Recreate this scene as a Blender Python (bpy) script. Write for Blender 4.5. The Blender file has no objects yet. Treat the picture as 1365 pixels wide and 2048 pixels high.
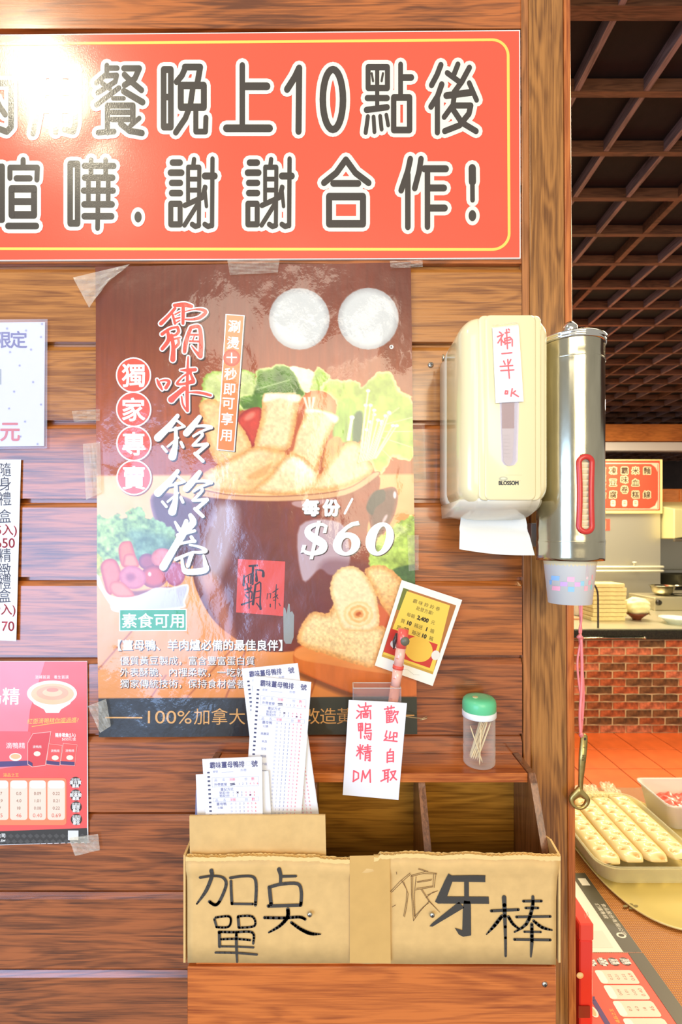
import bpy, bmesh, math, random
import numpy as np
from mathutils import Vector, Matrix

# ------------------------------------------------------------------ camera, world, lights
F, CX, CY, CZ, D = 930.0, 690.0, 1080.0, 1.60, 0.80     # focal in px of 1365x2048, principal point, eye height, wall distance
sc = bpy.context.scene
C = sc.collection
cam = bpy.data.cameras.new('camera')
cam.sensor_fit = 'VERTICAL'; cam.sensor_height = 36.0
cam.lens = 36.0 * F / 2048.0
cam.shift_x = -(CX - 682.5) / 2048.0
cam.shift_y = (CY - 1024.0) / 2048.0
cam.clip_start = 0.02
cam.dof.use_dof = True; cam.dof.focus_distance = 0.76; cam.dof.aperture_fstop = 7.5
co = bpy.data.objects.new('camera', cam); C.objects.link(co)
co.location = (0, 0, CZ); co.rotation_euler = (math.pi / 2, 0, 0)
sc.camera = co

w = bpy.data.worlds.new('world'); sc.world = w; w.use_nodes = True
w.node_tree.nodes['Background'].inputs[0].default_value = (1.0, 0.95, 0.87, 1)
w.node_tree.nodes['Background'].inputs[1].default_value = 0.48

def area(name, loc, target, sx, sy, radiance, col, shape='RECTANGLE'):
    l = bpy.data.lights.new(name, 'AREA'); l.shape = shape; l.size = sx; l.size_y = sy
    a = sx * sy * (math.pi / 4 if shape == 'DISK' else 1)
    l.energy = radiance * math.pi * a; l.color = col
    o = bpy.data.objects.new(name, l); C.objects.link(o); o.location = loc
    o.rotation_euler = (Vector(target) - Vector(loc)).to_track_quat('-Z', 'Y').to_euler()
    return o
area('daylight_window', (-2.3, -2.6, 1.35), (-0.5, 0.8, 1.45), 2.2, 2.2, 7.6, (0.36, 0.58, 1.0))
area('ceiling_lamp', (-1.07, -0.10, 3.24), (-0.5, 0.8, 2.1), 0.30, 0.30, 34.0, (1.0, 0.90, 0.66), 'DISK')
area('frontal_fill', (0.7, -2.4, 2.35), (0.2, 0.8, 1.2), 1.7, 1.3, 7.2, (1.0, 0.86, 0.62))  # added soft frontal source, brightens the planks and the shelf interior
area('ceiling_lamp', (-0.4, -2.2, 3.2), (-0.1, 0.8, 1.4), 1.4, 0.6, 5.0, (1.0, 0.90, 0.72))
area('kitchen_lamp', (2.3, 2.3, 3.2), (2.2, 2.4, 0), 1.6, 0.5, 36.0, (1.0, 0.80, 0.50))
area('kitchen_lamp', (2.6, 4.9, 3.0), (2.8, 5.2, 0), 1.8, 0.6, 34.0, (1.0, 0.88, 0.66))
area('kitchen_lamp', (1.3, 1.5, 3.25), (1.2, 1.4, 0), 0.7, 0.4, 26.0, (1.0, 0.80, 0.50))

sc.view_settings.view_transform = 'Standard'; sc.view_settings.look = 'None'
sc.view_settings.gamma = 1.0; sc.view_settings.use_curve_mapping = False
sc.view_settings.exposure = 0.08

# ------------------------------------------------------------------ helpers
random.seed(4)
def lin(c):
    r = []
    for v in c[:3]:
        v = v / 255.0
        r.append(v / 12.92 if v <= 0.04045 else ((v + 0.055) / 1.055) ** 2.4)
    return tuple(r)
def P(px, py, y=D):
    return Vector(((px - CX) / F * y, y, CZ + (CY - py) / F * y))

MATS = {}
def newmat(name):
    m = bpy.data.materials.new(name); m.use_nodes = True
    return m, m.node_tree, m.node_tree.nodes['Principled BSDF']
def mat(name, col, rough=0.5, metal=0.0, coat=0.0, bump=0.0, bscale=80.0, var=0.0, trans=0.0, alpha=1.0, emit=0.0, stretch=(1, 1, 1)):
    if name in MATS: return MATS[name]
    m, nt, b = newmat(name)
    c = lin(col)
    b.inputs['Base Color'].default_value = (*c, 1)
    b.inputs['Roughness'].default_value = rough; b.inputs['Metallic'].default_value = metal
    b.inputs['Coat Weight'].default_value = coat; b.inputs['Coat Roughness'].default_value = 0.1
    b.inputs['Transmission Weight'].default_value = trans; b.inputs['Alpha'].default_value = alpha
    if emit: b.inputs['Emission Color'].default_value = (*c, 1); b.inputs['Emission Strength'].default_value = emit
    if bump or var:
        tc = nt.nodes.new('ShaderNodeTexCoord'); mp = nt.nodes.new('ShaderNodeMapping'); mp.inputs['Scale'].default_value = stretch
        nt.links.new(tc.outputs['Object'], mp.inputs[0])
        n = nt.nodes.new('ShaderNodeTexNoise'); n.inputs['Scale'].default_value = bscale; n.inputs['Detail'].default_value = 5
        nt.links.new(mp.outputs[0], n.inputs[0])
        if bump:
            bp = nt.nodes.new('ShaderNodeBump'); bp.inputs['Strength'].default_value = bump; bp.inputs['Distance'].default_value = 0.002
            nt.links.new(n.outputs['Fac'], bp.inputs['Height']); nt.links.new(bp.outputs[0], b.inputs['Normal'])
        if var:
            r = nt.nodes.new('ShaderNodeValToRGB')
            r.color_ramp.elements[0].position = 0.3; r.color_ramp.elements[1].position = 0.7
            r.color_ramp.elements[0].color = (*[x * (1 - var) for x in c], 1); r.color_ramp.elements[1].color = (*[min(1, x * (1 + var)) for x in c], 1)
            nt.links.new(n.outputs['Fac'], r.inputs[0]); nt.links.new(r.outputs[0], b.inputs['Base Color'])
    MATS[name] = m; return m
def wood(name, dark, light, axis='x', rough=0.32, coat=0.25, s=1.0, knots=True, bump=0.35, coatr=0.18):
    if name in MATS: return MATS[name]
    m, nt, b = newmat(name); N = nt.nodes.new; L = nt.links.new
    tc = N('ShaderNodeTexCoord'); oi = N('ShaderNodeObjectInfo')
    mul = N('ShaderNodeMath'); mul.operation = 'MULTIPLY'; mul.inputs[1].default_value = 37.0; L(oi.outputs['Random'], mul.inputs[0])
    add = N('ShaderNodeVectorMath'); add.operation = 'ADD'; L(tc.outputs['Object'], add.inputs[0]); L(mul.outputs[0], add.inputs[1])
    mp = N('ShaderNodeMapping'); L(add.outputs[0], mp.inputs[0])
    lo, hi = 2.0 * s, 20.0 * s
    mp.inputs['Scale'].default_value = {'x': (lo, hi, hi), 'y': (hi, lo, hi), 'z': (hi, hi, lo)}[axis]
    n1 = N('ShaderNodeTexNoise'); n1.inputs['Scale'].default_value = 1.3; n1.inputs['Detail'].default_value = 3; n1.inputs['Distortion'].default_value = 0.6; L(mp.outputs[0], n1.inputs[0])
    sca = N('ShaderNodeMath'); sca.operation = 'MULTIPLY'; sca.inputs[1].default_value = 42.0; L(n1.outputs['Fac'], sca.inputs[0])
    sn = N('ShaderNodeMath'); sn.operation = 'SINE'; L(sca.outputs[0], sn.inputs[0])
    mr = N('ShaderNodeMapRange'); mr.inputs['From Min'].default_value = -1; L(sn.outputs[0], mr.inputs[0])
    mp2 = N('ShaderNodeMapping'); L(add.outputs[0], mp2.inputs[0])
    lo2, hi2 = 9 * s, 330.0 * s
    mp2.inputs['Scale'].default_value = {'x': (lo2, hi2, hi2), 'y': (hi2, lo2, hi2), 'z': (hi2, hi2, lo2)}[axis]
    n2 = N('ShaderNodeTexNoise'); n2.inputs['Scale'].default_value = 1.0; n2.inputs['Detail'].default_value = 6; n2.inputs['Roughness'].default_value = 0.65; L(mp2.outputs[0], n2.inputs[0])
    n3 = N('ShaderNodeTexNoise'); n3.inputs['Scale'].default_value = 4.0; n3.inputs['Detail'].default_value = 2; L(add.outputs[0], n3.inputs[0])
    m1 = N('ShaderNodeMath'); m1.operation = 'MULTIPLY'; m1.inputs[1].default_value = 0.20; L(mr.outputs[0], m1.inputs[0])
    m2 = N('ShaderNodeMath'); m2.operation = 'MULTIPLY_ADD'; m2.inputs[1].default_value = 0.95; L(n2.outputs['Fac'], m2.inputs[0]); L(m1.outputs[0], m2.inputs[2])
    m3 = N('ShaderNodeMath'); m3.operation = 'MULTIPLY_ADD'; m3.inputs[1].default_value = 0.55; L(n3.outputs['Fac'], m3.inputs[0]); L(m2.outputs[0], m3.inputs[2])
    cr = N('ShaderNodeValToRGB'); cr.color_ramp.elements[0].position = 0.62; cr.color_ramp.elements[1].position = 0.98
    cr.color_ramp.elements[0].color = (*lin(dark), 1); cr.color_ramp.elements[1].color = (*lin(light), 1)
    if cr.color_ramp.elements[1].position > 1: cr.color_ramp.elements[1].position = 1.0
    L(m3.outputs[0], cr.inputs[0])
    out = cr.outputs[0]
    if knots:
        mp3 = N('ShaderNodeMapping'); L(add.outputs[0], mp3.inputs[0])
        mp3.inputs['Scale'].default_value = {'x': (2.6, 3, 7.0), 'y': (5, 2.6, 5), 'z': (5, 5, 2.6)}[axis]
        v = N('ShaderNodeTexVoronoi'); v.inputs['Scale'].default_value = 1.0; L(mp3.outputs[0], v.inputs[0])
        kr = N('ShaderNodeValToRGB'); kr.color_ramp.elements[0].position = 0.02; kr.color_ramp.elements[1].position = 0.085
        kr.color_ramp.elements[0].color = (0.25, 0.18, 0.15, 1); kr.color_ramp.elements[1].color = (1, 1, 1, 1); L(v.outputs['Distance'], kr.inputs[0])
        mx = N('ShaderNodeMix'); mx.data_type = 'RGBA'; mx.blend_type = 'MULTIPLY'; mx.inputs[0].default_value = 0.85
        L(out, mx.inputs[6]); L(kr.outputs[0], mx.inputs[7]); out = mx.outputs[2]
    L(out, b.inputs['Base Color'])
    bp = N('ShaderNodeBump'); bp.inputs['Strength'].default_value = bump; bp.inputs['Distance'].default_value = 0.0006
    L(m2.outputs[0], bp.inputs['Height']); L(bp.outputs[0], b.inputs['Normal'])
    b.inputs['Roughness'].default_value = rough; b.inputs['Coat Weight'].default_value = coat; b.inputs['Coat Roughness'].default_value = coatr
    MATS[name] = m; return m
def attrmat(name, rough=0.5, coat=0.0, bumps=(), coatr=0.08, spec=0.5):
    if name in MATS: return MATS[name]
    m, nt, b = newmat(name); N = nt.nodes.new; L = nt.links.new
    a = N('ShaderNodeAttribute'); a.attribute_name = 'Col'; L(a.outputs['Color'], b.inputs['Base Color'])
    b.inputs['Roughness'].default_value = rough; b.inputs['Coat Weight'].default_value = coat; b.inputs['Coat Roughness'].default_value = coatr
    b.inputs['Specular IOR Level'].default_value = spec
    prev = None
    if bumps:
        g = N('ShaderNodeNewGeometry')
        for (sx, sz, strength, dist, det) in bumps:
            mp = N('ShaderNodeMapping'); mp.inputs['Scale'].default_value = (sx, 1, sz); L(g.outputs['Position'], mp.inputs[0])
            n = N('ShaderNodeTexNoise'); n.inputs['Scale'].default_value = 1.0; n.inputs['Detail'].default_value = det; n.inputs['Distortion'].default_value = 0.4; L(mp.outputs[0], n.inputs[0])
            bp = N('ShaderNodeBump'); bp.inputs['Strength'].default_value = strength; bp.inputs['Distance'].default_value = dist
            L(n.outputs['Fac'], bp.inputs['Height'])
            if prev: L(prev.outputs[0], bp.inputs['Normal'])
            prev = bp
        L(prev.outputs[0], b.inputs['Normal']); 
        if coat: L(prev.outputs[0], b.inputs['Coat Normal'])
    MATS[name] = m; return m
def clear(name, col=(255, 255, 255), rough=0.05, alpha=0.25, bump=0.0, bscale=60):
    """thin clear plastic or film: mostly see-through sheet that still reflects"""
    if name in MATS: return MATS[name]
    m, nt, b = newmat(name); N = nt.nodes.new; L = nt.links.new
    b.inputs['Base Color'].default_value = (*lin(col), 1); b.inputs['Roughness'].default_value = rough
    t = N('ShaderNodeBsdfTransparent'); t.inputs[0].default_value = (*[0.6 + 0.4 * x for x in lin(col)], 1)
    mx = N('ShaderNodeMixShader'); fr = N('ShaderNodeLayerWeight'); fr.inputs['Blend'].default_value = 0.35
    ma = N('ShaderNodeMath'); ma.operation = 'MULTIPLY_ADD'; ma.inputs[1].default_value = 0.6; ma.inputs[2].default_value = alpha; ma.use_clamp = True
    L(fr.outputs['Facing'], ma.inputs[0]); L(ma.outputs[0], mx.inputs[0]); L(t.outputs[0], mx.inputs[1]); L(b.outputs[0], mx.inputs[2])
    L(mx.outputs[0], nt.nodes['Material Output'].inputs[0])
    if bump:
        tc = N('ShaderNodeTexCoord'); n = N('ShaderNodeTexNoise'); n.inputs['Scale'].default_value = bscale; n.inputs['Detail'].default_value = 3; n.inputs['Distortion'].default_value = 1.5
        bp = N('ShaderNodeBump'); bp.inputs['Strength'].default_value = bump; bp.inputs['Distance'].default_value = 0.004
        L(tc.outputs['Object'], n.inputs[0]); L(n.outputs['Fac'], bp.inputs['Height']); L(bp.outputs[0], b.inputs['Normal'])
    MATS[name] = m; return m

def worigin(p):
    o = Vector((0, 0, 0))
    while p is not None: o += p.location; p = p.parent
    return o
def mesh_obj(name, verts, faces, m, parent=None, smooth=False, cols=None, base=None):
    v = np.asarray(verts, dtype=np.float64).reshape(-1, 3)
    if parent is not None: org = np.array(worigin(parent)); loc = (0, 0, 0)
    else:
        if base is None: base = (0.5 * (v[:, 0].min() + v[:, 0].max()), 0.5 * (v[:, 1].min() + v[:, 1].max()), v[:, 2].min())
        org = np.array(base, dtype=float); loc = tuple(base)
    me = bpy.data.meshes.new(name); me.from_pydata((v - org).tolist(), [], faces)
    for mm in (m if isinstance(m, (list, tuple)) else [m]): me.materials.append(mm)
    if cols is not None:
        a = me.color_attributes.new('Col', 'FLOAT_COLOR', 'POINT')
        cc = np.ones((len(v), 4), dtype=np.float32); cc[:, :3] = np.asarray(cols, dtype=np.float32); a.data.foreach_set('color', cc.ravel())
    if smooth: me.shade_smooth()
    o = bpy.data.objects.new(name, me); C.objects.link(o); o.location = loc
    if parent is not None: o.parent = parent
    return o
def bm_obj(name, bm, m, parent=None, smooth=False, base=None):
    bmesh.ops.recalc_face_normals(bm, faces=bm.faces[:])
    bm.verts.index_update()
    v = [x.co[:] for x in bm.verts]; f = [[q.index for q in x.verts] for x in bm.faces]
    bm.free(); return mesh_obj(name, v, f, m, parent, smooth, base=base)
def tag(o, label=None, cat=None, group=None, kind=None):
    if label: o['label'] = label
    if cat: o['category'] = cat
    if group: o['group'] = group
    if kind: o['kind'] = kind
    return o
def thing(name, label, cat, loc, group=None, kind=None):
    o = bpy.data.objects.new(name, None); C.objects.link(o); o.location = loc; o.empty_display_size = 0.02
    return tag(o, label, cat, group, kind)
def box_bm(x0, x1, y0, y1, z0, z1, bev=0.0, seg=1, bm=None):
    own = bm is None
    if own: bm = bmesh.new()
    vs = [bm.verts.new(p) for p in ((x0, y0, z0), (x1, y0, z0), (x1, y1, z0), (x0, y1, z0), (x0, y0, z1), (x1, y0, z1), (x1, y1, z1), (x0, y1, z1))]
    fs = [bm.faces.new([vs[i] for i in q]) for q in ((0, 3, 2, 1), (4, 5, 6, 7), (0, 1, 5, 4), (1, 2, 6, 5), (2, 3, 7, 6), (3, 0, 4, 7))]
    if bev:
        es = list({e for f in fs for e in f.edges})
        bmesh.ops.bevel(bm, geom=es, offset=bev, segments=seg, affect='EDGES', profile=0.6)
    return bm
def bx(name, x0, x1, y0, y1, z0, z1, m, parent=None, bev=0.001, seg=1):
    return bm_obj(name, box_bm(min(x0, x1), max(x0, x1), min(y0, y1), max(y0, y1), min(z0, z1), max(z0, z1), bev, seg), m, parent)
def rings(bm, rs, cap0=True, cap1=True, closed=True):
    """skin a list of rings (each a list of points)"""
    vr = [[bm.verts.new(p) for p in r] for r in rs]
    n = len(vr[0])
    for a, b in zip(vr, vr[1:]):
        for i in range(n if closed else n - 1):
            j = (i + 1) % n
            bm.faces.new((a[i], a[j], b[j], b[i]))
    if cap0: bm.faces.new(vr[0][::-1])
    if cap1: bm.faces.new(vr[-1])
    return bm
def lathe(prof, cx, cy, n=48, bm=None, cap0=False, cap1=False):
    """prof: (radius, z) list"""
    if bm is None: bm = bmesh.new()
    rs = [[(cx + r * math.cos(2 * math.pi * i / n), cy + r * math.sin(2 * math.pi * i / n), z) for i in range(n)] for r, z in prof]
    return rings(bm, rs, cap0, cap1)
def tube(pts, r, n=8, bm=None, caps=True):
    if bm is None: bm = bmesh.new()
    pts = [Vector(p) for p in pts]; rs = []
    rr = r if isinstance(r, (list, tuple)) else [r] * len(pts)
    prev = None
    for i, p in enumerate(pts):
        t = (pts[min(i + 1, len(pts) - 1)] - pts[max(i - 1, 0)]).normalized()
        if prev is None:
            u = t.cross(Vector((0, 1, 0)))
            if u.length < 1e-3: u = t.cross(Vector((1, 0, 0)))
        else: u = prev - t * prev.dot(t)
        u.normalize(); prev = u; v = t.cross(u)
        rs.append([p + (u * math.cos(2 * math.pi * k / n) + v * math.sin(2 * math.pi * k / n)) * rr[i] for k in range(n)])
    return rings(bm, rs, caps, caps)
def rrect(cx, cz, hw, hh, r, n=6):
    r = min(r, hw, hh); out = []
    for (sx, sz, a0) in ((1, 1, 0), (-1, 1, 90), (-1, -1, 180), (1, -1, 270)):
        for k in range(n + 1):
            a = math.radians(a0 + 90 * k / n)
            out.append((cx + sx * (hw - r) + r * math.cos(a), cz + sz * (hh - r) + r * math.sin(a)))
    return out
def copy_tree(o, parent=None):
    c = o.copy(); C.objects.link(c)
    if parent is not None: c.parent = parent
    for ch in list(o.children): copy_tree(ch, c)
    return c

# ------------------------------------------------------------------ flat print: vector lettering and shapes on thin layers
_tc = bpy.data.curves.new('text_shapes', 'FONT'); _to = bpy.data.objects.new('text_shapes', _tc); C.objects.link(_to)
_glyph = {}
def glyph(s):
    if s not in _glyph:
        _tc.body = s; dg = bpy.context.evaluated_depsgraph_get(); dg.update()
        oe = _to.evaluated_get(dg); me = oe.to_mesh()
        v = np.array([x.co[:2] for x in me.vertices]).reshape(-1, 2); f = [list(p.vertices) for p in me.polygons]
        oe.to_mesh_clear()
        if len(v): _glyph[s] = (v, f, v.min(0), v.max(0))
        else: _glyph[s] = (v, f, np.zeros(2), np.ones(2))
    return _glyph[s]
def smooth_pts(pts, k=6, closed=False):
    p = [np.array(q, float) for q in pts]; n = len(p); out = []
    if n < 3: return [tuple(q) for q in p]
    rng = range(n if closed else n - 1)
    for i in rng:
        if closed: a, b, c, d = p[(i - 1) % n], p[i], p[(i + 1) % n], p[(i + 2) % n]
        else: a, b, c, d = p[max(i - 1, 0)], p[i], p[min(i + 1, n - 1)], p[min(i + 2, n - 1)]
        for j in range(k):
            t = j / k
            out.append(tuple(0.5 * (2 * b + (c - a) * t + (2 * a - 5 * b + 4 * c - d) * t * t + (3 * b - a - 3 * c + d) * t ** 3)))
    if not closed: out.append(tuple(p[-1]))
    return out
class Print:
    def __init__(s, tf=None): s.v = []; s.f = []; s.c = []; s.tf = tf; s.o = (0, 0, 1.0); s.n = 0
    def add(s, v, f, col, layer):
        b = len(s.v); cc = lin(col)
        for x, y in v:
            x = s.o[0] + x / s.o[2]; y = s.o[1] + y / s.o[2]
            if s.tf: x, y = s.tf(x, y)
            s.v.append((x, y, layer)); s.c.append(cc)
        s.f += [[b + i for i in q] for q in f]
    def poly(s, pts, col, layer=1): s.n += 1; s.add(pts, [list(range(len(pts)))], col, layer + (0.0088 * (s.n % 97) if layer else 0))
    def rect(s, x0, y0, x1, y1, col, layer=1): s.poly([(x0, y0), (x1, y0), (x1, y1), (x0, y1)], col, layer)
    def ell(s, cx, cy, rx, ry, col, layer=1, n=28, rot=0):
        cr, sr = math.cos(rot), math.sin(rot)
        s.poly([(cx + rx * math.cos(a) * cr - ry * math.sin(a) * sr, cy + rx * math.cos(a) * sr + ry * math.sin(a) * cr) for a in [2 * math.pi * i / n for i in range(n)]], col, layer)
    def rrect(s, x0, y0, x1, y1, r, col, layer=1): s.poly(rrect((x0 + x1) / 2, (y0 + y1) / 2, (x1 - x0) / 2, (y1 - y0) / 2, r), col, layer)
    def rline(s, x0, y0, x1, y1, r, w_, col, layer=1):
        a = rrect((x0 + x1) / 2, (y0 + y1) / 2, (x1 - x0) / 2, (y1 - y0) / 2, r, 8); b = rrect((x0 + x1) / 2, (y0 + y1) / 2, (x1 - x0) / 2 - w_, (y1 - y0) / 2 - w_, r - w_, 8)
        n = len(a); s.add(a + b, [[i, (i + 1) % n, n + (i + 1) % n, n + i] for i in range(n)], col, layer)
    def stroke(s, pts, w_, col, layer=1, k=1.0, closed=False, smooth=0, grow=0.0):
        """round-ended brush stroke; w_ one width or one per point; k = brush height / width"""
        ws = list(w_) if isinstance(w_, (list, tuple)) else [w_] * len(pts)
        pts = list(pts)
        if closed: pts.append(pts[0]); ws.append(ws[0])
        if smooth and len(pts) > 2:
            q = smooth_pts([(a[0], a[1], b) for a, b in zip(pts, ws)], smooth); pts = [(a, b) for a, b, c_ in q]; ws = [c_ for a, b, c_ in q]
        h = [(max(x, 0.1) + grow) / 2 for x in ws]
        kk = [(x * k + grow) / (x + grow) if x > 0 else 1 for x in ws]
        k_ = kk[0]
        n = 12
        V = []; Fc = []
        for (x, y), r in zip(pts, h):
            b = len(V)
            V += [(x + r * math.cos(2 * math.pi * i / n), y + k_ * r * math.sin(2 * math.pi * i / n)) for i in range(n)]; Fc.append(list(range(b, b + n)))
        for i in range(len(pts) - 1):
            (x0, y0), (x1, y1) = pts[i], pts[i + 1]; y0 /= k_; y1 /= k_
            dx, dy = x1 - x0, y1 - y0; l = math.hypot(dx, dy)
            if l < 1e-6: continue
            nx, ny = -dy / l, dx / l; b = len(V)
            V += [(x0 + nx * h[i], (y0 + ny * h[i]) * k_), (x1 + nx * h[i + 1], (y1 + ny * h[i + 1]) * k_), (x1 - nx * h[i + 1], (y1 - ny * h[i + 1]) * k_), (x0 - nx * h[i], (y0 - ny * h[i]) * k_)]
            Fc.append([b, b + 1, b + 2, b + 3])
        for f_ in Fc:
            s.n += 1; s.add([V[i] for i in f_], [list(range(len(f_)))], col, layer + 0.0088 * (s.n % 97))
    def text(s, t, cx, cy, h, col, layer=1, sx=1.0, fat=0.0, rot=0.0, shear=0.0, anchor='c', width=None):
        """h = em height in px (a full-width character fills about 0.93 of it)"""
        v, f, lo, hi = glyph(t)
        if not len(v): return
        cjk = any(ord(ch) > 0x2e80 for ch in t)
        my = 0.39 if cjk else (lo[1] + hi[1]) / 2
        mx = (lo[0] + hi[0]) / 2
        if width: sx = width / ((hi[0] - lo[0]) * h)
        if anchor == 'l': mx = lo[0]
        cr, sr = math.cos(rot), math.sin(rot)
        offs = [(0, 0)] if not fat else [(0, 0)] + [(fat * math.cos(a), fat * math.sin(a)) for a in [2 * math.pi * i / 8 for i in range(8)]]
        for ox, oy in offs:
            X = (v[:, 0] - mx) * h * sx + ox; Y = -(v[:, 1] - my) * h + oy
            X = X - shear * Y
            s.n += 1; s.add(list(zip(cx + X * cr - Y * sr, cy + X * sr + Y * cr)), f, col, layer + 0.0088 * (s.n % 97))
    def vtext(s, t, cx, ys, h, col, layer=1, **kw):
        for ch, y in zip(t, ys): s.text(ch, cx if not callable(cx) else cx(y), y, h, col, layer, **kw)
    def build(s, name, m, parent, place, cut=0):
        if cut:                              # split long pieces so they follow a curved sheet
            bm = bmesh.new(); cl = bm.verts.layers.float_vector.new('c')
            for (x, y, l), c_ in zip(s.v, s.c): v_ = bm.verts.new((x, y, l)); v_[cl] = c_
            bm.verts.ensure_lookup_table()
            for f_ in s.f:
                try: bm.faces.new([bm.verts[i] for i in f_])
                except ValueError: pass
            bm.normal_update(); bmesh.ops.triangulate(bm, faces=bm.faces[:])
            for k in range(5):
                es = [e for e in bm.edges if e.calc_length() > cut]
                if not es: break
                bmesh.ops.subdivide_edges(bm, edges=es, cuts=1); bmesh.ops.triangulate(bm, faces=[f for f in bm.faces if len(f.verts) > 3])
            bm.verts.index_update()
            s.v = [tuple(v_.co) for v_ in bm.verts]; s.c = [tuple(v_[cl]) for v_ in bm.verts]; s.f = [[q.index for q in f_.verts] for f_ in bm.faces]; bm.free()
        return mesh_obj(name, [tuple(place(x, y, l)) for x, y, l in s.v], s.f, m, parent, cols=s.c)
def flat(y0, step=0.00025): return lambda x, y, l: P(x, y, y0 - l * step)
def quad_tf(q, w_, h_):
    """local (0..w,0..h) -> photo px through four corners tl,tr,br,bl"""
    q = [np.array(a, float) for a in q]
    def tf(x, y):
        u, v = x / w_, y / h_
        p = q[0] * (1 - u) * (1 - v) + q[1] * u * (1 - v) + q[2] * u * v + q[3] * (1 - u) * v
        return p[0], p[1]
    return tf
def sheet(name, q, y0, m, parent=None, thick=0.0006, nx=10, ny=14, bend=None, top=None):
    """thin paper or board filling the photo-px quad q at wall depth y0, bend(u,v) pushes it off its plane"""
    q = [np.array(a, float) for a in q]; V = []; Fc = []
    for side in (0, 1):
        for j in range(ny + 1):
            for i in range(nx + 1):
                u, v = i / nx, j / ny
                p = q[0] * (1 - u) * (1 - v) + q[1] * u * (1 - v) + q[2] * u * v + q[3] * (1 - u) * v
                y = y0 + side * thick - (bend(u, v) if bend else 0)
                w0 = P(p[0], p[1], y0); V.append((w0.x, y, w0.z))
    n = (nx + 1) * (ny + 1)
    I = lambda i, j, s_: s_ * n + j * (nx + 1) + i
    for j in range(ny):
        for i in range(nx):
            Fc.append([I(i, j, 0), I(i, j + 1, 0), I(i + 1, j + 1, 0), I(i + 1, j, 0)]); Fc.append([I(i, j, 1), I(i + 1, j, 1), I(i + 1, j + 1, 1), I(i, j + 1, 1)])
    for i in range(nx):
        Fc.append([I(i, 0, 0), I(i + 1, 0, 0), I(i + 1, 0, 1), I(i, 0, 1)]); Fc.append([I(i, ny, 0), I(i, ny, 1), I(i + 1, ny, 1), I(i + 1, ny, 0)])
    for j in range(ny):
        Fc.append([I(0, j, 0), I(0, j, 1), I(0, j + 1, 1), I(0, j + 1, 0)]); Fc.append([I(nx, j, 0), I(nx, j + 1, 0), I(nx, j + 1, 1), I(nx, j, 1)])
    return mesh_obj(name, V, Fc, m, parent, smooth=False)

# ------------------------------------------------------------------ common materials
steel = mat('brushed steel', (194, 188, 164), 0.17, 1.0, bump=0.35, bscale=22, var=0.30, stretch=(1, 1, 0.22))
chrome = mat('chrome', (220, 218, 210), 0.12, 1.0)
paper = mat('white paper', (240, 240, 244), 0.55)
card = mat('corrugated cardboard', (222, 182, 116), 0.62, bump=0.25, bscale=60, var=0.06)
cardedge = mat('cardboard flutes', (236, 202, 132), 0.7)
shelf_wood = wood('shelf wood', (150, 68, 22), (214, 122, 52), 'x', 0.28, 0.4, knots=False)
shelf_side = wood('dark stained side wood', (92, 52, 26), (150, 96, 58), 'z', 0.3, 0.35, knots=False)
shelf_back = wood('dusty back board wood', (120, 78, 22), (178, 124, 44), 'x', 0.3, 0.4, knots=False)
prt = attrmat('flat print matte', 0.55)
film = attrmat('poster film print', 0.30, 0.8, ((9, 6, 0.55, 0.010, 2), (38, 22, 0.35, 0.0022, 2), (240, 190, 0.22, 0.0005, 2)), 0.05)
vinyl = attrmat('banner vinyl print', 0.32, 0.75, ((5, 6, 0.35, 0.010, 1), (480, 360, 0.35, 0.0003, 3)), 0.10)
gloss = attrmat('glossy flyer print', 0.32, 0.3, ((12, 9, 0.3, 0.004, 2),), 0.12)
# ------------------------------------------------------------------ the setting: plank wall, post, ceiling, floor
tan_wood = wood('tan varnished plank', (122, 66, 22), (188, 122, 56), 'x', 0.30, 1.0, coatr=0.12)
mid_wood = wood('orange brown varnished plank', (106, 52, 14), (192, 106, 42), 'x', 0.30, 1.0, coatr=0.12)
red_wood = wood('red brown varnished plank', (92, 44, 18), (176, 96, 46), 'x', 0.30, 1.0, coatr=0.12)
wall = thing('wall_left', 'wall of varnished horizontal wooden planks behind the posters', None, (-0.8, D, 0.0), kind='structure')
XR = P(1045, 0).x
pitch = 156.7 * D / F
zt0 = P(0, 527).z                                    # a joint seen just under the banner
k0 = int(zt0 / pitch)
prof = [(0.0, 0.0), (0.0, pitch - 0.0155), (0.0055, pitch - 0.0070), (0.0105, pitch - 0.0062), (0.0105, pitch), (0.020, pitch), (0.020, 0.004), (0.0098, 0.004), (0.0098, 0.0)]
def plank_mesh(m_):
    bm = bmesh.new()
    rings(bm, [[(x, D + a, b) for a, b in prof] for x in (-2.0, -1.35, -0.7, XR)])
    return bm_obj('plank', bm, m_, wall)
protos = {}
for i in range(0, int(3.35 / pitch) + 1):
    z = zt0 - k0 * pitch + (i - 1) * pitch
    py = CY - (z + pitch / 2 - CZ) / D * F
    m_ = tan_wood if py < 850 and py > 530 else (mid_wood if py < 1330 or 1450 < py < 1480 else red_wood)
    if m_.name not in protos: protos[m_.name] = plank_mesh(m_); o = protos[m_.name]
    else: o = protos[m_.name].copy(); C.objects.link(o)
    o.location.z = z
bx('backing', -2.0, XR, D + 0.0201, D + 0.030, 0, 3.3, mat('dark batten', (60, 35, 22), 0.7), wall, 0)

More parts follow.
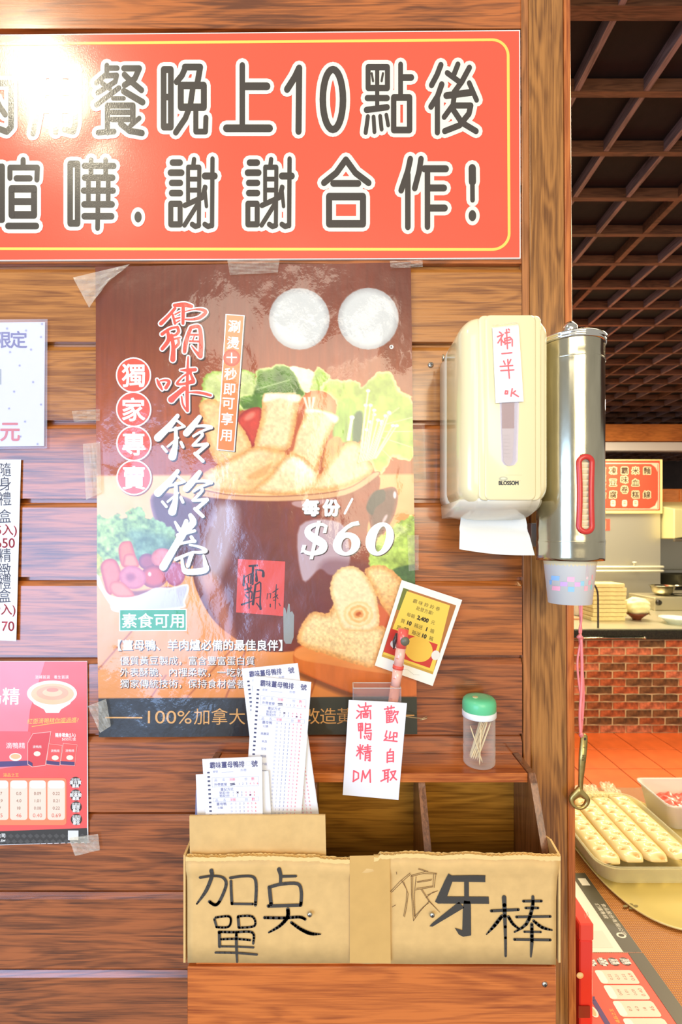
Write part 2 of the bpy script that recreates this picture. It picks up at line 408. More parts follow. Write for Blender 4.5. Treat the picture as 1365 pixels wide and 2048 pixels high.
post_wood = wood('post wood', (112, 66, 22), (180, 120, 56), 'z', 0.3, 0.4, knots=False)
post_wood2 = wood('post strip wood', (120, 70, 30), (184, 116, 60), 'z', 0.3, 0.4, knots=False)
edge_wood = wood('post edge wood', (150, 72, 24), (206, 118, 52), 'z', 0.4, 0.2, knots=False)
def vboard(name, xt0, xb0, xt1, xb1, ya, yb, m_):
    """vertical board whose edges run from px x at the top of the photo to px x at its bottom"""
    zt, zb = P(0, 0, D).z, P(0, 2048, D).z
    def X(xt, xb, z): t = (z - zt) / (zb - zt); return (xt + (xb - xt) * t - CX) / F * ya
    bm = bmesh.new(); rs = []
    for z in (0.0, 1.0, 2.2, 3.32):
        a, b = X(xt0, xb0, z), X(xt1, xb1, z); c_ = 0.0012
        rs.append([(a, yb, z), (a, ya + c_, z), (a + c_, ya, z), (b - c_, ya, z), (b, ya + c_, z), (b, yb, z)])
    rings(bm, rs)
    return tag(bm_obj(name, bm, m_), kind='structure')
t = vboard('trim_1', 1044, 1050, 1058, 1065, D - 0.004, D + 0.030, post_wood2); t['label'] = 'narrow wooden strip at the right end of the planks'
t = vboard('trim_2', 1059, 1066, 1127, 1138, D - 0.007, D + 0.030, post_wood); t['label'] = 'broad wooden post board ending the plank wall'
t = vboard('trim_3', 1128, 1139, 1142, 1154, D - 0.005, D + 0.028, edge_wood); t['label'] = 'bright orange wooden edge strip of the post'

H = 1.75
ceil = thing('ceiling', 'dark coffered ceiling of thin wooden battens', None, (2.5, 4.5, CZ + H), kind='structure')
bat = wood('ceiling batten wood', (74, 42, 22), (124, 78, 50), 'x', 0.55, 0.1, knots=False)
bat_pale = wood('ceiling batten pale', (96, 70, 66), (150, 118, 112), 'y', 0.5, 0.1, knots=False)
bx('ceiling_panel', -1.6, 8.2, 0.83, 11.0, CZ + H + 0.055, CZ + H + 0.075, mat('dark ceiling panel', (22, 10, 10), 0.75, bump=0.3, bscale=30, var=0.4), ceil, 0)
for k in range(-3, 33):
    y = 1.826 + 0.2815 * k
    hw = 0.022 if k in (-1, 13) else 0.0125
    if y > 0.85: bx('batten', -1.6, 8.2, y - hw, y + hw, CZ + H - 0.001, CZ + H + 0.050, bat, ceil, 0)
for k in range(-10, 26):
    x = 1.178 + 0.2713 * k
    hw = 0.016 if k == 2 else 0.011
    bx('batten', x - hw, x + hw, 0.83, 11.0, CZ + H + 0.001, CZ + H + 0.055, bat if k % 4 == 2 else bat_pale, ceil, 0)

floor = thing('floor', 'floor of large square orange terracotta tiles', None, (1.8, 2.5, 0.0), kind='structure')
bx('floor_base', -2.2, 8.2, 0.2, 11.0, -0.06, -0.004, mat('tile grout', (96, 44, 22), 0.8), floor, 0)
tilem = mat('terracotta tile', (236, 112, 52), 0.42, coat=0.15, bump=0.2, bscale=9, var=0.12)
T = 0.3045; tp = None
for i in range(-6, 8):
    for j in range(0, 13):
        x, y = 2.232 + T * i, 3.862 - T * (j + 1)
        if y < 0.84: continue
        if y + 0.1 < 1.6 and x < 0.3: continue
        if tp is None:
            tp = bx('tile', -T / 2 + 0.003, T / 2 - 0.003, -T / 2 + 0.003, T / 2 - 0.003, -0.012, 0.0, tilem, None, 0.002); tp.parent = floor
            me = tp.data; o = tp
            off = tp.location.copy()
        else: o = tp.copy(); C.objects.link(o)
        o.location = Vector((x + T / 2, y + T / 2, -0.012)) - floor.location
bx('wall_back', -2.0, 8.2, 10.4, 10.5, 0, 3.4, mat('dark far wall', (52, 36, 30), 0.8, bump=0.2, bscale=6, var=0.3)); tag(bpy.data.objects['wall_back'], 'dark far wall of the kitchen', None, kind='structure')
beam_wood = wood('orange beam wood', (176, 92, 32), (226, 132, 54), 'x', 0.5, 0.1, knots=False)
YB = 6.2
a, b = P(0, 848, YB).z, P(0, 882, YB).z
tag(bx('trim_4', -1.5, 7.5, YB, YB + 0.16, b, a, beam_wood, None, 0.004), 'orange wooden beam across the kitchen ceiling', None, kind='structure')
a2, b2 = P(0, 884, YB).z, P(0, 901, YB).z
tag(bx('trim_5', -1.5, 7.5, YB + 0.01, YB + 0.12, b2, a2, mat('pale board', (238, 222, 206), 0.5), None, 0.004), 'pale board fixed under the orange beam', None, kind='structure')

# ------------------------------------------------------------------ kitchen beyond the wall
YC = 3.865
cnt = thing('service_counter', 'brick-fronted kitchen counter with a black stone edge', 'counter', (2.3, YC + 0.3, 0.0))
zt = P(0, 1279, YC).z
bx('mortar_core', 0.12, 3.9, YC - 0.0075, YC + 1.0, 0.0, zt, mat('pale mortar', (206, 186, 140), 0.8, bump=0.4, bscale=60), cnt, 0)
m, nt, bs = newmat('old brick'); MATS['old brick'] = m
oi = nt.nodes.new('ShaderNodeObjectInfo'); cr = nt.nodes.new('ShaderNodeValToRGB'); nt.links.new(oi.outputs['Random'], cr.inputs[0])
els = cr.color_ramp.elements; els[0].position = 0; els[0].color = (*lin((104, 80, 50)), 1); els[1].position = 1; els[1].color = (*lin((206, 132, 100)), 1)
for p_, c_ in ((0.3, (130, 88, 52)), (0.55, (164, 92, 52)), (0.8, (184, 100, 60))):
    e = els.new(p_); e.color = (*lin(c_), 1)
tc = nt.nodes.new('ShaderNodeTexCoord'); nn = nt.nodes.new('ShaderNodeTexNoise'); nn.inputs['Scale'].default_value = 28; nn.inputs['Detail'].default_value = 6
nt.links.new(tc.outputs['Object'], nn.inputs[0]); r2 = nt.nodes.new('ShaderNodeValToRGB'); r2.color_ramp.elements[0].position = 0.35; r2.color_ramp.elements[1].position = 0.65
r2.color_ramp.elements[0].color = (0.45, 0.42, 0.36, 1); r2.color_ramp.elements[1].color = (1.25, 1.15, 1.0, 1); nt.links.new(nn.outputs['Fac'], r2.inputs[0])
mx = nt.nodes.new('ShaderNodeMix'); mx.data_type = 'RGBA'; mx.blend_type = 'MULTIPLY'; mx.inputs[0].default_value = 1; nt.links.new(cr.outputs[0], mx.inputs[6]); nt.links.new(r2.outputs[0], mx.inputs[7]); nt.links.new(mx.outputs[2], bs.inputs['Base Color'])
bp = nt.nodes.new('ShaderNodeBump'); bp.inputs['Distance'].default_value = 0.006; nt.links.new(nn.outputs['Fac'], bp.inputs['Height']); nt.links.new(bp.outputs[0], bs.inputs['Normal']); bs.inputs['Roughness'].default_value = 0.75
brp = []
rp = 15.45 * YC / F; bl = 52.6 * YC / F
for k in range(3):
    bm = box_bm(-bl / 2 + 0.006, bl / 2 - 0.006, -0.012, 0.02, 0.006, rp - 0.006)
    bmesh.ops.subdivide_edges(bm, edges=[e for e in bm.edges if e.calc_length() > 0.1], cuts=3)
    for v in bm.verts: v.co += Vector((random.uniform(-.003, .003), random.uniform(-.003, .003) if v.co.y < 0 else 0, random.uniform(-.003, .003)))
    bmesh.ops.recalc_face_normals(bm, faces=bm.faces[:])
    me = bpy.data.meshes.new('brick'); bm.to_mesh(me); bm.free(); me.materials.append(m); brp.append(me)
for r in range(12):
    for c in range(-4, 14):
        x = 1.02 + bl * c + (bl / 2 if r % 2 else 0)
        o = bpy.data.objects.new('brick', brp[(r * 7 + c * 3) % 3]); C.objects.link(o); o.parent = cnt
        o.location = Vector((x, YC, zt - (r + 1) * rp)) - cnt.location
bx('stone_edge', 0.10, 3.95, YC - 0.03, YC + 1.0, P(0, 1277, YC).z, P(0, 1259, YC).z, mat('black granite', (34, 36, 24), 0.25, var=0.5, bscale=90), cnt, 0.003)
ZT = P(0, 1259, YC).z
bx('worktop', 0.10, 3.95, YC + 0.0, YC + 1.6, ZT - 0.02, ZT + 0.006, mat('steel worktop', (206, 200, 170), 0.35, 0.7), cnt, 0.001)
ZW = ZT + 0.006
bm = tube([P(1120, 1276, YC - 0.05), P(1288, 1276, YC - 0.05)], 0.007, 8); bm_obj('towel_rail', bm, steel, cnt, True)
bm = lathe([(0.0, -.012), (0.012, -.006), (0.012, .006), (0, .012)], 0, 0, 12); bmesh.ops.translate(bm, verts=bm.verts[:], vec=P(1290, 1276, YC - 0.05)); bm_obj('rail_end', bm, steel, cnt, True)

def on(px, py):
    """point of the worktop seen at photo px"""
    y = (CZ - ZW) * F / (py - CY); return Vector(((px - CX) / F * y, y, ZW))
cream = mat('pale yellow board', (236, 214, 150), 0.6, bump=0.2, bscale=25, var=0.1)
# stack of pale boards left of the bowl
p = on(1224, 1243) + Vector((0, 0.03, 0))
for k in range(9):
    dx = random.uniform(-.02, .02)
    o = bx('noodle_tray', p.x - 0.16 + dx, p.x + 0.15 + dx, p.y, p.y + 0.22, ZW + 0.038 * k + 0.0005, ZW + 0.038 * k + 0.035, cream, None, 0.006, 2)
    tag(o, 'pale wooden noodle tray, %s of the stack on the counter' % ['bottom one', 'second from the bottom', 'third from the bottom', 'fourth from the bottom', 'middle one', 'fourth from the top', 'third from the top', 'second from the top', 'topmost'][k], 'tray', 'pale trays stacked on the kitchen counter')
# bowl with cabbage
p = on(1288, 1243)
pb = p + Vector((0, 0.10, 0.001))
bw = thing('serving_bowl', 'small dark red bowl on the counter under a pale cabbage', 'bowl', pb)
bm = lathe([(0.035, 0), (0.04, 0.012), (0.07, 0.04), (0.10, 0.062), (0.096, 0.062), (0.065, 0.04), (0.0, 0.02)], 0, 0, 32, cap0=True); bmesh.ops.translate(bm, verts=bm.verts[:], vec=pb)
bm_obj('bowl_body', bm, mat('dark red lacquer', (128, 62, 36), 0.4), bw, True)
bm = bmesh.new(); bmesh.ops.create_icosphere(bm, subdivisions=4, radius=1)
for v in bm.verts:
    n_ = v.co.normalized(); r_ = 1 + 0.05 * math.sin(6 * n_.x + 3 * n_.z) + 0.04 * math.sin(11 * n_.z + 5 * n_.y) + 0.02 * math.sin(25 * n_.x)
    v.co = Vector((n_.x * 0.115 * r_, n_.y * 0.10 * r_, n_.z * 0.085 * r_)) + pb + Vector((0, 0, 0.125))
cb = thing('cabbage', 'pale cabbage heaped in the small dark red bowl', 'vegetable', pb + Vector((0, 0, 0.042)))
bm_obj('cabbage_head', bm, mat('pale cabbage', (244, 234, 176), 0.6, bump=0.6, bscale=35, var=0.1), cb, True)
bm = bmesh.new()
rings(bm, [[pb + Vector((0.085 + 0.03 * i / 5 + 0.004 * j, -0.03 + 0.02 * j, 0.10 - 0.012 * i + 0.004 * (j % 2))) for j in range(4)] for i in range(6)], False, False, False)
bm_obj('outer_leaf', bm, mat('cabbage leaf', (232, 226, 160), 0.6), cb, True)
# steel bowls
def sbowl(px, py, r, h, label, at=None):
    q = at if at is not None else on(px, py) + Vector((0, r * 0.8, 0.001))
    t_ = thing('steel_bowl', label, 'bowl', q, 'steel bowls by the stove')
    bm = lathe([(r * 0.5, 0), (r * 0.8, h * 0.35), (r, h), (r * 1.06, h), (r * 1.06, h + 0.004), (r * 0.97, h + 0.003), (r * 0.76, h * 0.38), (0.0, 0.004)], 0, 0, 36, cap0=True)
    bmesh.ops.translate(bm, verts=bm.verts[:], vec=q); bm_obj('bowl_body', bm, steel, t_, True); return t_, q
def SP(r, h, label):
    q0 = on(1345, 1225) + Vector((0, 0.12, 0.001)); y_ = q0.y + 0.20
    return sbowl(0, 0, r, h, label, at=Vector(((1326 - CX) / F * y_, y_, q0.z + 0.136)))
t_, q = SP(0.12, 0.105, 'steel saucepan with a side handle beside the stove')
t_.name = 'saucepan'; bm = tube([q + Vector((0.12, 0, 0.10)), q + Vector((0.26, -0.02, 0.115))], 0.009, 8); bm_obj('handle', bm, steel, t_, True)
sbowl(1268, 1216, 0.078, 0.06, 'shallow steel bowl between the trays and the saucepan')
sbowl(1226, 1214, 0.07, 0.04, 'wide low steel dish behind the stacked trays')
# stove front panel with a knob, and a glass dish
stv = thing('gas_stove', 'steel gas stove with a dark round knob on the counter', 'stove', on(1345, 1225) + Vector((0, 0.12, 0.001)))
q = stv.location
bx('stove_body', q.x - 0.095, q.x + 0.5, q.y, q.y + 0.45, q.z, q.z + 0.135, mat('stove steel', (196, 186, 152), 0.35, 0.6), stv, 0.006)
bm = lathe([(0, 0), (0.03, 0.0), (0.026, 0.022), (0, 0.022)], 0, 0, 24); bmesh.ops.rotate(bm, cent=(0, 0, 0), matrix=Matrix.Rotation(math.pi / 2, 3, 'X'), verts=bm.verts[:])
bmesh.ops.translate(bm, verts=bm.verts[:], vec=(q.x - 0.06, q.y, q.z + 0.085)); bm_obj('knob', bm, mat('black knob', (40, 34, 22), 0.3), stv, True)
bm = lathe([(0.10, 0), (0.105, 0.006), (0.11, 0.012), (0.1, 0.012)], 0, 0, 32); bmesh.ops.translate(bm, verts=bm.verts[:], vec=(q.x + 0.33, q.y + 0.2, q.z + 0.135)); bm_obj('burner', bm, mat('burner iron', (38, 34, 28), 0.5, 0.5), stv, True)
q = on(1357, 1248) + Vector((0, 0.02, 0.001))
gd = thing('glass_dish', 'shallow oval glass dish in front of the gas stove', 'dish', q)
bm = lathe([(0.07, 0), (0.12, 0.045), (0.135, 0.05), (0.135, 0.055), (0.116, 0.05), (0.066, 0.006)], 0, 0, 36, cap0=True); bmesh.ops.translate(bm, verts=bm.verts[:], vec=q); bm_obj('dish_body', bm, clear('dish glass', (225, 235, 230), 0.05, 0.45), gd, True)
q = on(1178, 1236)
tag(bx('cutting_board', q.x - 0.3, q.x - 0.13, q.y - 0.1, q.y + 0.12, ZW + 0.001, ZW + 0.02, mat('pink board', (228, 168, 128), 0.5), None, 0.004), 'pinkish cutting board at the left end of the counter', 'board')
q = q + Vector((0, 0.16, 0.001))
sb = thing('squeeze_bottle', 'white squat plastic tub on the counter left of the stacked trays', 'tub', q)
bm = lathe([(0.06, 0), (0.066, 0.01), (0.07, 0.16), (0.05, 0.20), (0.03, 0.21), (0.03, 0.235), (0, 0.235)], 0, 0, 32, cap0=True); bmesh.ops.translate(bm, verts=bm.verts[:], vec=q); bm_obj('tub_body', bm, mat('milky plastic', (238, 226, 210), 0.4), sb, True)
bm = lathe([(0.034, 0.215), (0.034, 0.245), (0.0, 0.247)], 0, 0, 24); bmesh.ops.translate(bm, verts=bm.verts[:], vec=q); bm_obj('lid', bm, mat('red cap', (214, 92, 70), 0.4), sb, True)
yk = YC + 0.02
pts = smooth_pts([tuple(P(a, b, yk + 0.02)) for a, b in ((1190, 1170), (1196, 1185), (1197, 1215), (1197, 1256))], 5)
pts = [Vector(q_) for q_ in pts]
tag(bm_obj('cable', tube(pts, 0.008, 8), mat('dark cable', (52, 50, 56), 0.5), None, True), 'dark curved cable hanging above the left end of the counter', 'cable')

# steel panel behind the stove, pipes, hood, cabinet
YS = 5.6
tag(bx('steel_splashback', P(970, 0, YS).x, P(1322, 0, YS).x, YS, YS + 0.02, 0.0, P(0, 990, YS).z, mat('splashback steel', (200, 192, 168), 0.42, 0.65, bump=0.05, bscale=4), None, 0.002), 'plain steel partition panel under the red menu board', 'panel')
for k, (yy, rr, lb) in enumerate(((1134, 0.015, 'upper pale gas pipe across the steel partition'), (1142, 0.014, 'lower pale gas pipe across the steel partition'))):
    tag(bm_obj('gas_pipe', tube([P(1130, yy, YS + 0.0), P(1130, yy, YS - 0.06), P(1327, yy, YS - 0.06), P(1327, yy, YS + 0.0)], rr, 10), mat('pipe paint', (232, 226, 196), 0.4), None, True), lb, 'pipe', 'gas pipes on the steel partition')
for px, py in ((1270, 1130), (1301, 1146), (1250, 1147)):
    pass
vl = thing('gas_valve', 'small pale tap on the upper gas pipe', 'valve', P(1270, 1134, YS - 0.06) + Vector((0, 0, 0.016)))
bm = lathe([(0.012, 0.0), (0.012, 0.03), (0.024, 0.034), (0.024, 0.046), (0, 0.05)], 0, 0, 14, cap0=True); bmesh.ops.translate(bm, verts=bm.verts[:], vec=vl.location); bm_obj('tap_handle', bm, mat('pipe paint', (232, 226, 196), 0.4), vl, True)
tg = thing('wall_tag', 'small red square notice on the steel partition', 'sign', P(1209, 1060, YS - 0.004))
pr = Print(); pr.rect(1198, 1038, 1221, 1061, (238, 88, 66), 0); pr.rect(1201, 1041, 1213, 1058, (246, 150, 120), 1)
for k in range(4): pr.rect(1203, 1043 + 4 * k, 1211, 1045 + 4 * k, (240, 100, 80), 2)
pr.build('notice_print', prt, tg, flat(YS - 0.004, 0.0008))
hd = thing('range_hood', 'yellowed steel cooker hood at the right of the kitchen', 'hood', P(1345, 1075, 5.4))
bm = bmesh.new(); xa, xb = P(1324, 0, 5.4).x + 0.145, P(1324, 0, 5.4).x + 1.7
pa = [(5.4, P(0, 1018, 5.4).z), (5.4, P(0, 1078, 5.4).z), (5.45, P(0, 1078, 5.4).z), (6.2, P(0, 1018, 5.4).z + 0.0), (6.2, P(0, 1010, 5.4).z)]
zl = P(0, 1078, 5.4).z; zu = P(0, 1018, 5.4).z; zr = P(0, 1060, 5.4).z
vs = [bm.verts.new(q_) for q_ in ((xa, 5.4, zl), (xb, 5.4, zl + 0.25), (xb, 5.4, zu), (xa, 5.4, zu), (xa, 6.3, zl), (xb, 6.3, zl + 0.25), (xb, 6.3, zu + 0.2), (xa, 6.3, zu + 0.2))]
for q_ in ((0, 3, 2, 1), (4, 5, 6, 7), (0, 1, 5, 4), (1, 2, 6, 5), (2, 3, 7, 6), (3, 0, 4, 7)): bm.faces.new([vs[i] for i in q_])
bmesh.ops.bevel(bm, geom=bm.edges[:], offset=0.01, segments=1, affect='EDGES'); bm_obj('hood_shell', bm, mat('yellowed hood steel', (226, 216, 152), 0.4, 0.35), hd)
bx('grease_rim', xa, xb, 5.385, 5.42, zl - 0.03, zl - 0.001, mat('dark rim', (88, 78, 62), 0.5), hd, 0.003)
bk = thing('steel_back_panel', 'dull steel wall panel under the cooker hood', 'panel', (P(1325, 0, 6.0).x + 0.8, 6.35, 0.6))
bx('panel_sheet', P(1325, 0, 6.0).x - 0.3, P(1325, 0, 6.0).x + 1.6, 6.35, 6.38, 0.6, 1.62, mat('stove wall steel', (190, 184, 160), 0.4, 0.6), bk, 0.002)
bx('ledge', P(1325, 0, 6.0).x - 0.3, P(1325, 0, 6.0).x + 1.6, 6.22, 6.348, 1.16, 1.20, mat('ledge steel', (170, 166, 150), 0.35, 0.8), bk, 0.003)
ck = thing('cooking_pot', 'big dark cooking pot on the stove at the right edge', 'pot', P(1358, 1172, 5.92))
q = ck.location
bm = lathe([(0.17, 0), (0.19, 0.02), (0.2, 0.15), (0.205, 0.155), (0.195, 0.155), (0.18, 0.02), (0, 0.015)], 0, 0, 36, cap0=True); bmesh.ops.translate(bm, verts=bm.verts[:], vec=q); bm_obj('pot_body', bm, mat('pot iron', (86, 84, 66), 0.4, 0.5), ck, True)
bx('stove_ring', q.x - 0.2, q.x + 0.3, q.y - 0.2, q.y + 0.2, q.z - 0.03, q.z - 0.001, mat('burner iron', (38, 34, 28), 0.5, 0.5), ck, 0.004)
# the rear range carries the pot
bx('rear_range', q.x - 0.28, q.x + 0.9, 5.66, 6.2, 0.0, q.z - 0.031, mat('stove steel', (196, 186, 152), 0.35, 0.6), None, 0.004); tag(bpy.data.objects['rear_range'], 'steel cooking range under the big dark pot', 'range')
cw = thing('wall_cupboard', 'orange wooden cupboard above the cooker hood', 'cupboard', P(1350, 1017, 6.0))
xa = P(1326, 0, 6.0).x
bx('cupboard_body', xa, xa + 1.2, 6.0, 6.3, P(0, 1016, 6.0).z, P(0, 978, 6.0).z, beam_wood, cw, 0.004)
bx('cupboard_door', xa + 0.01, xa + 0.20, 5.985, 5.999, P(0, 1014, 6.0).z, P(0, 980, 6.0).z, wood('cupboard door wood', (150, 80, 36), (196, 116, 56), 'x', 0.5, 0.1, knots=False), cw, 0.003)
bx('cupboard_door', xa + 0.22, xa + 0.55, 5.985, 5.999, P(0, 1014, 6.0).z, P(0, 980, 6.0).z, wood('cupboard door wood', (150, 80, 36), (196, 116, 56), 'x', 0.5, 0.1, knots=False), cw, 0.003)
# red menu board
YM = 5.565
mb = thing('menu_board', 'red hanging menu board with dark outlined characters in columns', 'sign', P(1240, 1026, YM))
bx('board', P(1120, 0, YM).x, P(1326, 0, YM).x, YM, YM + 0.03, P(0, 1027, YM).z, P(0, 919, YM).z, mat('cream board edge', (244, 214, 140), 0.5), mb, 0.002)
pr = Print()
pr.rect(1121, 921, 1321, 1021, (244, 74, 48), 0); pr.rline(1122, 926, 1319, 1019, 3, 1.8, (250, 190, 160), 2)
for k, (x, col_) in enumerate(((1206, '百頁豆腐'), (1227, '凍豆腐'), (1250, '霸味卷'), (1272, '米血糕'), (1295, '麵線'))):
    ys = {4: (941, 956, 973, 991), 3: (941, 965, 989), 2: (941, 989)}[len(col_)]
    if k == 2: ys = (941, 959, 979)
    for ch, y in zip(col_, ys):
        h_ = 15 if len(col_) < 4 else 13
        pr.text(ch, x, y, h_, (240, 220, 170), 2, fat=1.7); pr.text(ch, x, y, h_, (74, 54, 36), 3, fat=0.35)
    if k != 4:
        pr.rrect(x - 5, 1000, x + 5, 1013, 3, (244, 214, 180), 2); [pr.rect(x - 2.5, q_, x + 2.5, q_ + 1.6, (230, 110, 80), 3) for q_ in (1003, 1006.5)]
pr.poly([(1303, 928), (1316, 928), (1316, 944), (1312, 935)], (250, 180, 150), 3); pr.poly([(1316, 1000), (1316, 1017), (1300, 1017), (1311, 1011)], (250, 200, 170), 3)
pr.build('menu_print', prt, mb, flat(YM - 0.001, 0.0012))
# ------------------------------------------------------------------ red banner
bn = thing('notice_banner', 'large red banner with big dark outlined characters above the food poster', 'sign', P(400, 521, D - 0.004))
QB = [(-330, 72), (1041, 60), (1042, 517), (-330, 523)]
sheet('banner_sheet', QB, D - 0.0036, mat('banner white edge', (240, 236, 226), 0.4), bn, 0.0032, 2, 2)
bt = quad_tf([(0, 68.5), (1041, 60), (1042, 517), (0, 521)], 1041, 457)
def btf(x, y):                       # banner artwork was measured in the photo itself
    return x, y
pr = Print()
RED = (255, 88, 60); DK = (66, 58, 50); WH = (240, 236, 218)
pr.poly([(-329, 73.5), (1039, 62), (1040, 515), (-329, 521)], RED, 0)
n_ = 10
outer = [(-300, 90.5)] + [(985 + 32 * math.sin(math.pi / 2 * i / n_), 79.5 + 32 - 32 * math.cos(math.pi / 2 * i / n_)) for i in range(n_ + 1)] + [(985 + 34 * math.cos(math.pi / 2 * i / n_), 467 + 32 * math.sin(math.pi / 2 * i / n_)) for i in range(n_ + 1)] + [(-300, 497)]
pr.stroke(outer, 5.5, (252, 214, 96), 1)
def glyph_strokes(ox, oy, s, L, w0, k0, rings_=((19, WH, 2), (0, DK, 3))):
    for grow, col_, lay in rings_:
        for st in L:
            pts, w_ = st[0], st[1]; kk = st[2] if len(st) > 2 else k0; cl = len(st) > 3 and st[3]
            pr.stroke([(ox + x / s, oy + y / s) for x, y in pts], (w_ if w_ else w0) / s, col_, lay, kk, cl, 0, grow * 0.82)
def rect_(x0, y0, x1, y1, w_=0): return ([(x0, y0), (x1, y0), (x1, y1), (x0, y1)], w_, 1.25, True)
S = 4.55
A = lambda ox, oy, L, s=S: glyph_strokes(ox, oy, s, L, 50, 1.15)
A(0, 100, [([(-300, 450), (150, 450)], 78), ([(150, 450), (150, 1050), (90, 1115), (0, 1080)], 76), ([(-60, 660), (0, 780), (70, 880)], 74), ([(-300, 450), (-300, 1100)], 76)], 6.825)
A(0, 100, [([(545, 290), (1030, 290)], 82), ([(545, 290), (530, 700), (500, 900), (450, 1140)], 74), ([(1030, 290), (1030, 1000), (1000, 1110), (880, 1085)], 76), ([(765, 290), (760, 1120)], 76), ([(540, 520), (1030, 520)], 78), ([(520, 760), (1030, 760)], 78)], 6.825)
A(160, 100, [([(245, 140), (245, 200)], 44), ([(245, 165), (340, 165)], 44), ([(240, 220), (150, 300)], 44), ([(240, 235), (335, 230), (320, 290), (160, 390)], 44), ([(200, 300), (270, 350)], 40),
             ([(400, 167), (540, 167), (500, 260), (405, 320)], 50), ([(405, 225), (470, 290), (560, 365)], 50), ([(355, 345), (150, 500)], 44), ([(400, 375), (570, 475)], 54), ([(300, 440), (400, 440)], 36),
             ([(270, 505), (480, 505)], 50), ([(482, 505), (482, 665)], 50), ([(290, 567), (480, 567)], 44), ([(290, 632), (480, 632)], 44), ([(250, 505), (250, 750)], 48), ([(165, 752), (310, 742)], 46), ([(370, 670), (450, 735), (565, 755)], 50), ([(540, 620), (460, 690)], 40)])
A(160, 100, [rect_(762, 178, 828, 700, 52), ([(762, 428), (828, 428)], 52), ([(960, 160), (930, 230), (880, 290)], 52), ([(955, 155), (1095, 155), (1068, 310)], 54), rect_(918, 322, 1128, 520, 54), ([(1030, 330), (1005, 500), (960, 620), (872, 750)], 50), ([(1055, 520), (1055, 742), (1143, 742), (1147, 615)], 46)])
A(430, 100, [([(250, 138), (250, 700)], 50), ([(275, 330), (475, 330)], 62), ([(105, 712), (498, 712)], 62)])
A(430, 100, [([(768, 165), (762, 740)], 56), ([(768, 165), (730, 245), (658, 358)], 58)])
A(430, 100, [([(1075 + 92 * math.cos(a), 450 + 274 * math.sin(a)) for a in [2 * math.pi * i / 28 for i in range(28)]], 60, 1.1, True)])
A(700, 100, [rect_(167, 155, 343, 345, 46), ([(250, 155), (250, 520)], 38), ([(200, 212), (212, 282)], 20), ([(302, 212), (290, 282)], 20), ([(160, 437), (340, 437)], 50), ([(152, 545), (340, 520)], 50), ([(165, 605), (145, 752)], 38), ([(217, 608), (225, 745)], 36), ([(277, 602), (290, 722)], 36), ([(333, 590), (350, 685)], 34),
             ([(463, 130), (463, 420)], 44), ([(480, 250), (560, 250)], 54), rect_(400, 432, 545, 728, 50)])
A(700, 100, [([(830, 135), (795, 225), (745, 320)], 48), ([(838, 312), (800, 420), (740, 515)], 50), ([(798, 430), (798, 750)], 48), ([(985, 130), (950, 220)], 46), ([(888, 208), (1000, 290)], 46), ([(1090, 160), (1020, 290), (950, 385)], 48), ([(880, 415), (1110, 385)], 56), ([(1088, 300), (1155, 455)], 44), ([(950, 430), (940, 500), (860, 610)], 46), ([(960, 505), (1102, 505), (1085, 580), (1000, 685), (865, 738)], 50), ([(940, 540), (1020, 660), (1150, 738)], 50)])
A(0, 290, [([(-60, 195), (20, 195)], 46), ([(20, 195), (20, 680)], 48), ([(-60, 680), (20, 680)], 50), ([(-60, 195), (-60, 680)], 48), ([(210, 135), (210, 200)], 46), ([(90, 300), (90, 205), (340, 205), (335, 315)], 46), ([(148, 303), (272, 303)], 50), rect_(105, 398, 310, 636, 56), ([(105, 515), (310, 515)], 56), ([(73, 737), (330, 737)], 54)])
A(0, 290, [rect_(638, 172, 706, 712, 50), ([(768, 190), (1035, 190)], 50), ([(830, 135), (828, 260)], 42), ([(962, 135), (962, 260)], 42), ([(770, 297), (1025, 297)], 52), ([(760, 415), (1030, 415)], 50), ([(765, 540), (1020, 540)], 52), ([(768, 648), (1015, 648)], 54), ([(805, 297), (805, 540)], 42), ([(895, 297), (888, 758)], 42), ([(985, 297), (985, 540)], 42)])
xie = [([(205, 160), (275, 160)], 52), ([(188, 252), (288, 252)], 54), ([(198, 345), (277, 345)], 52), ([(198, 437), (277, 437)], 52), rect_(190, 535, 275, 722, 46), ([(402, 130), (395, 190)], 40), ([(350, 202), (447, 202)], 42), ([(347, 205), (347, 510)], 36), ([(450, 205), (445, 735)], 38), ([(347, 310), (450, 310)], 38), ([(347, 410), (450, 410)], 38), ([(318, 550), (480, 475), (503, 385)], 44), ([(498, 378), (515, 558)], 32), ([(440, 530), (315, 730)], 40), ([(385, 722), (415, 742), (445, 730)], 44), ([(500, 282), (590, 282)], 56), ([(570, 125), (566, 735)], 40), ([(500, 722), (530, 742), (562, 730)], 44)]
A(300, 290, xie); A(300 + 702 / S, 290, xie)
A(600, 290, [([(315, 100), (250, 190), (165, 258)], 40), ([(315, 100), (380, 190), (470, 258)], 40), ([(228, 262), (400, 262)], 40), rect_(200, 352, 432, 538, 42)], 3.4125)
A(600, 290, [([(755, 95), (738, 175), (692, 310)], 38), ([(738, 200), (738, 560)], 38), ([(828, 95), (815, 180), (785, 295)], 38), ([(850, 162), (998, 162)], 42), ([(872, 170), (872, 558)], 38), ([(880, 293), (985, 293)], 42), ([(880, 430), (990, 430)], 42)], 3.4125)
A(600, 290, [([(1178, 158), (1179, 250)], 50), ([(1179, 250), (1180, 375)], 32)], 3.4125)
for (cx_, cy_, rx_, ry_) in ((1257 / S, 290 + 655 / S, 33 / S, 50 / S), (600 + 1179 / 3.4125, 290 + 482 / 3.4125, 26 / 3.4125, 38 / 3.4125)):
    pr.ell(cx_, cy_, rx_ + 7, ry_ + 8.5, WH, 2); pr.ell(cx_, cy_, rx_, ry_, DK, 3)
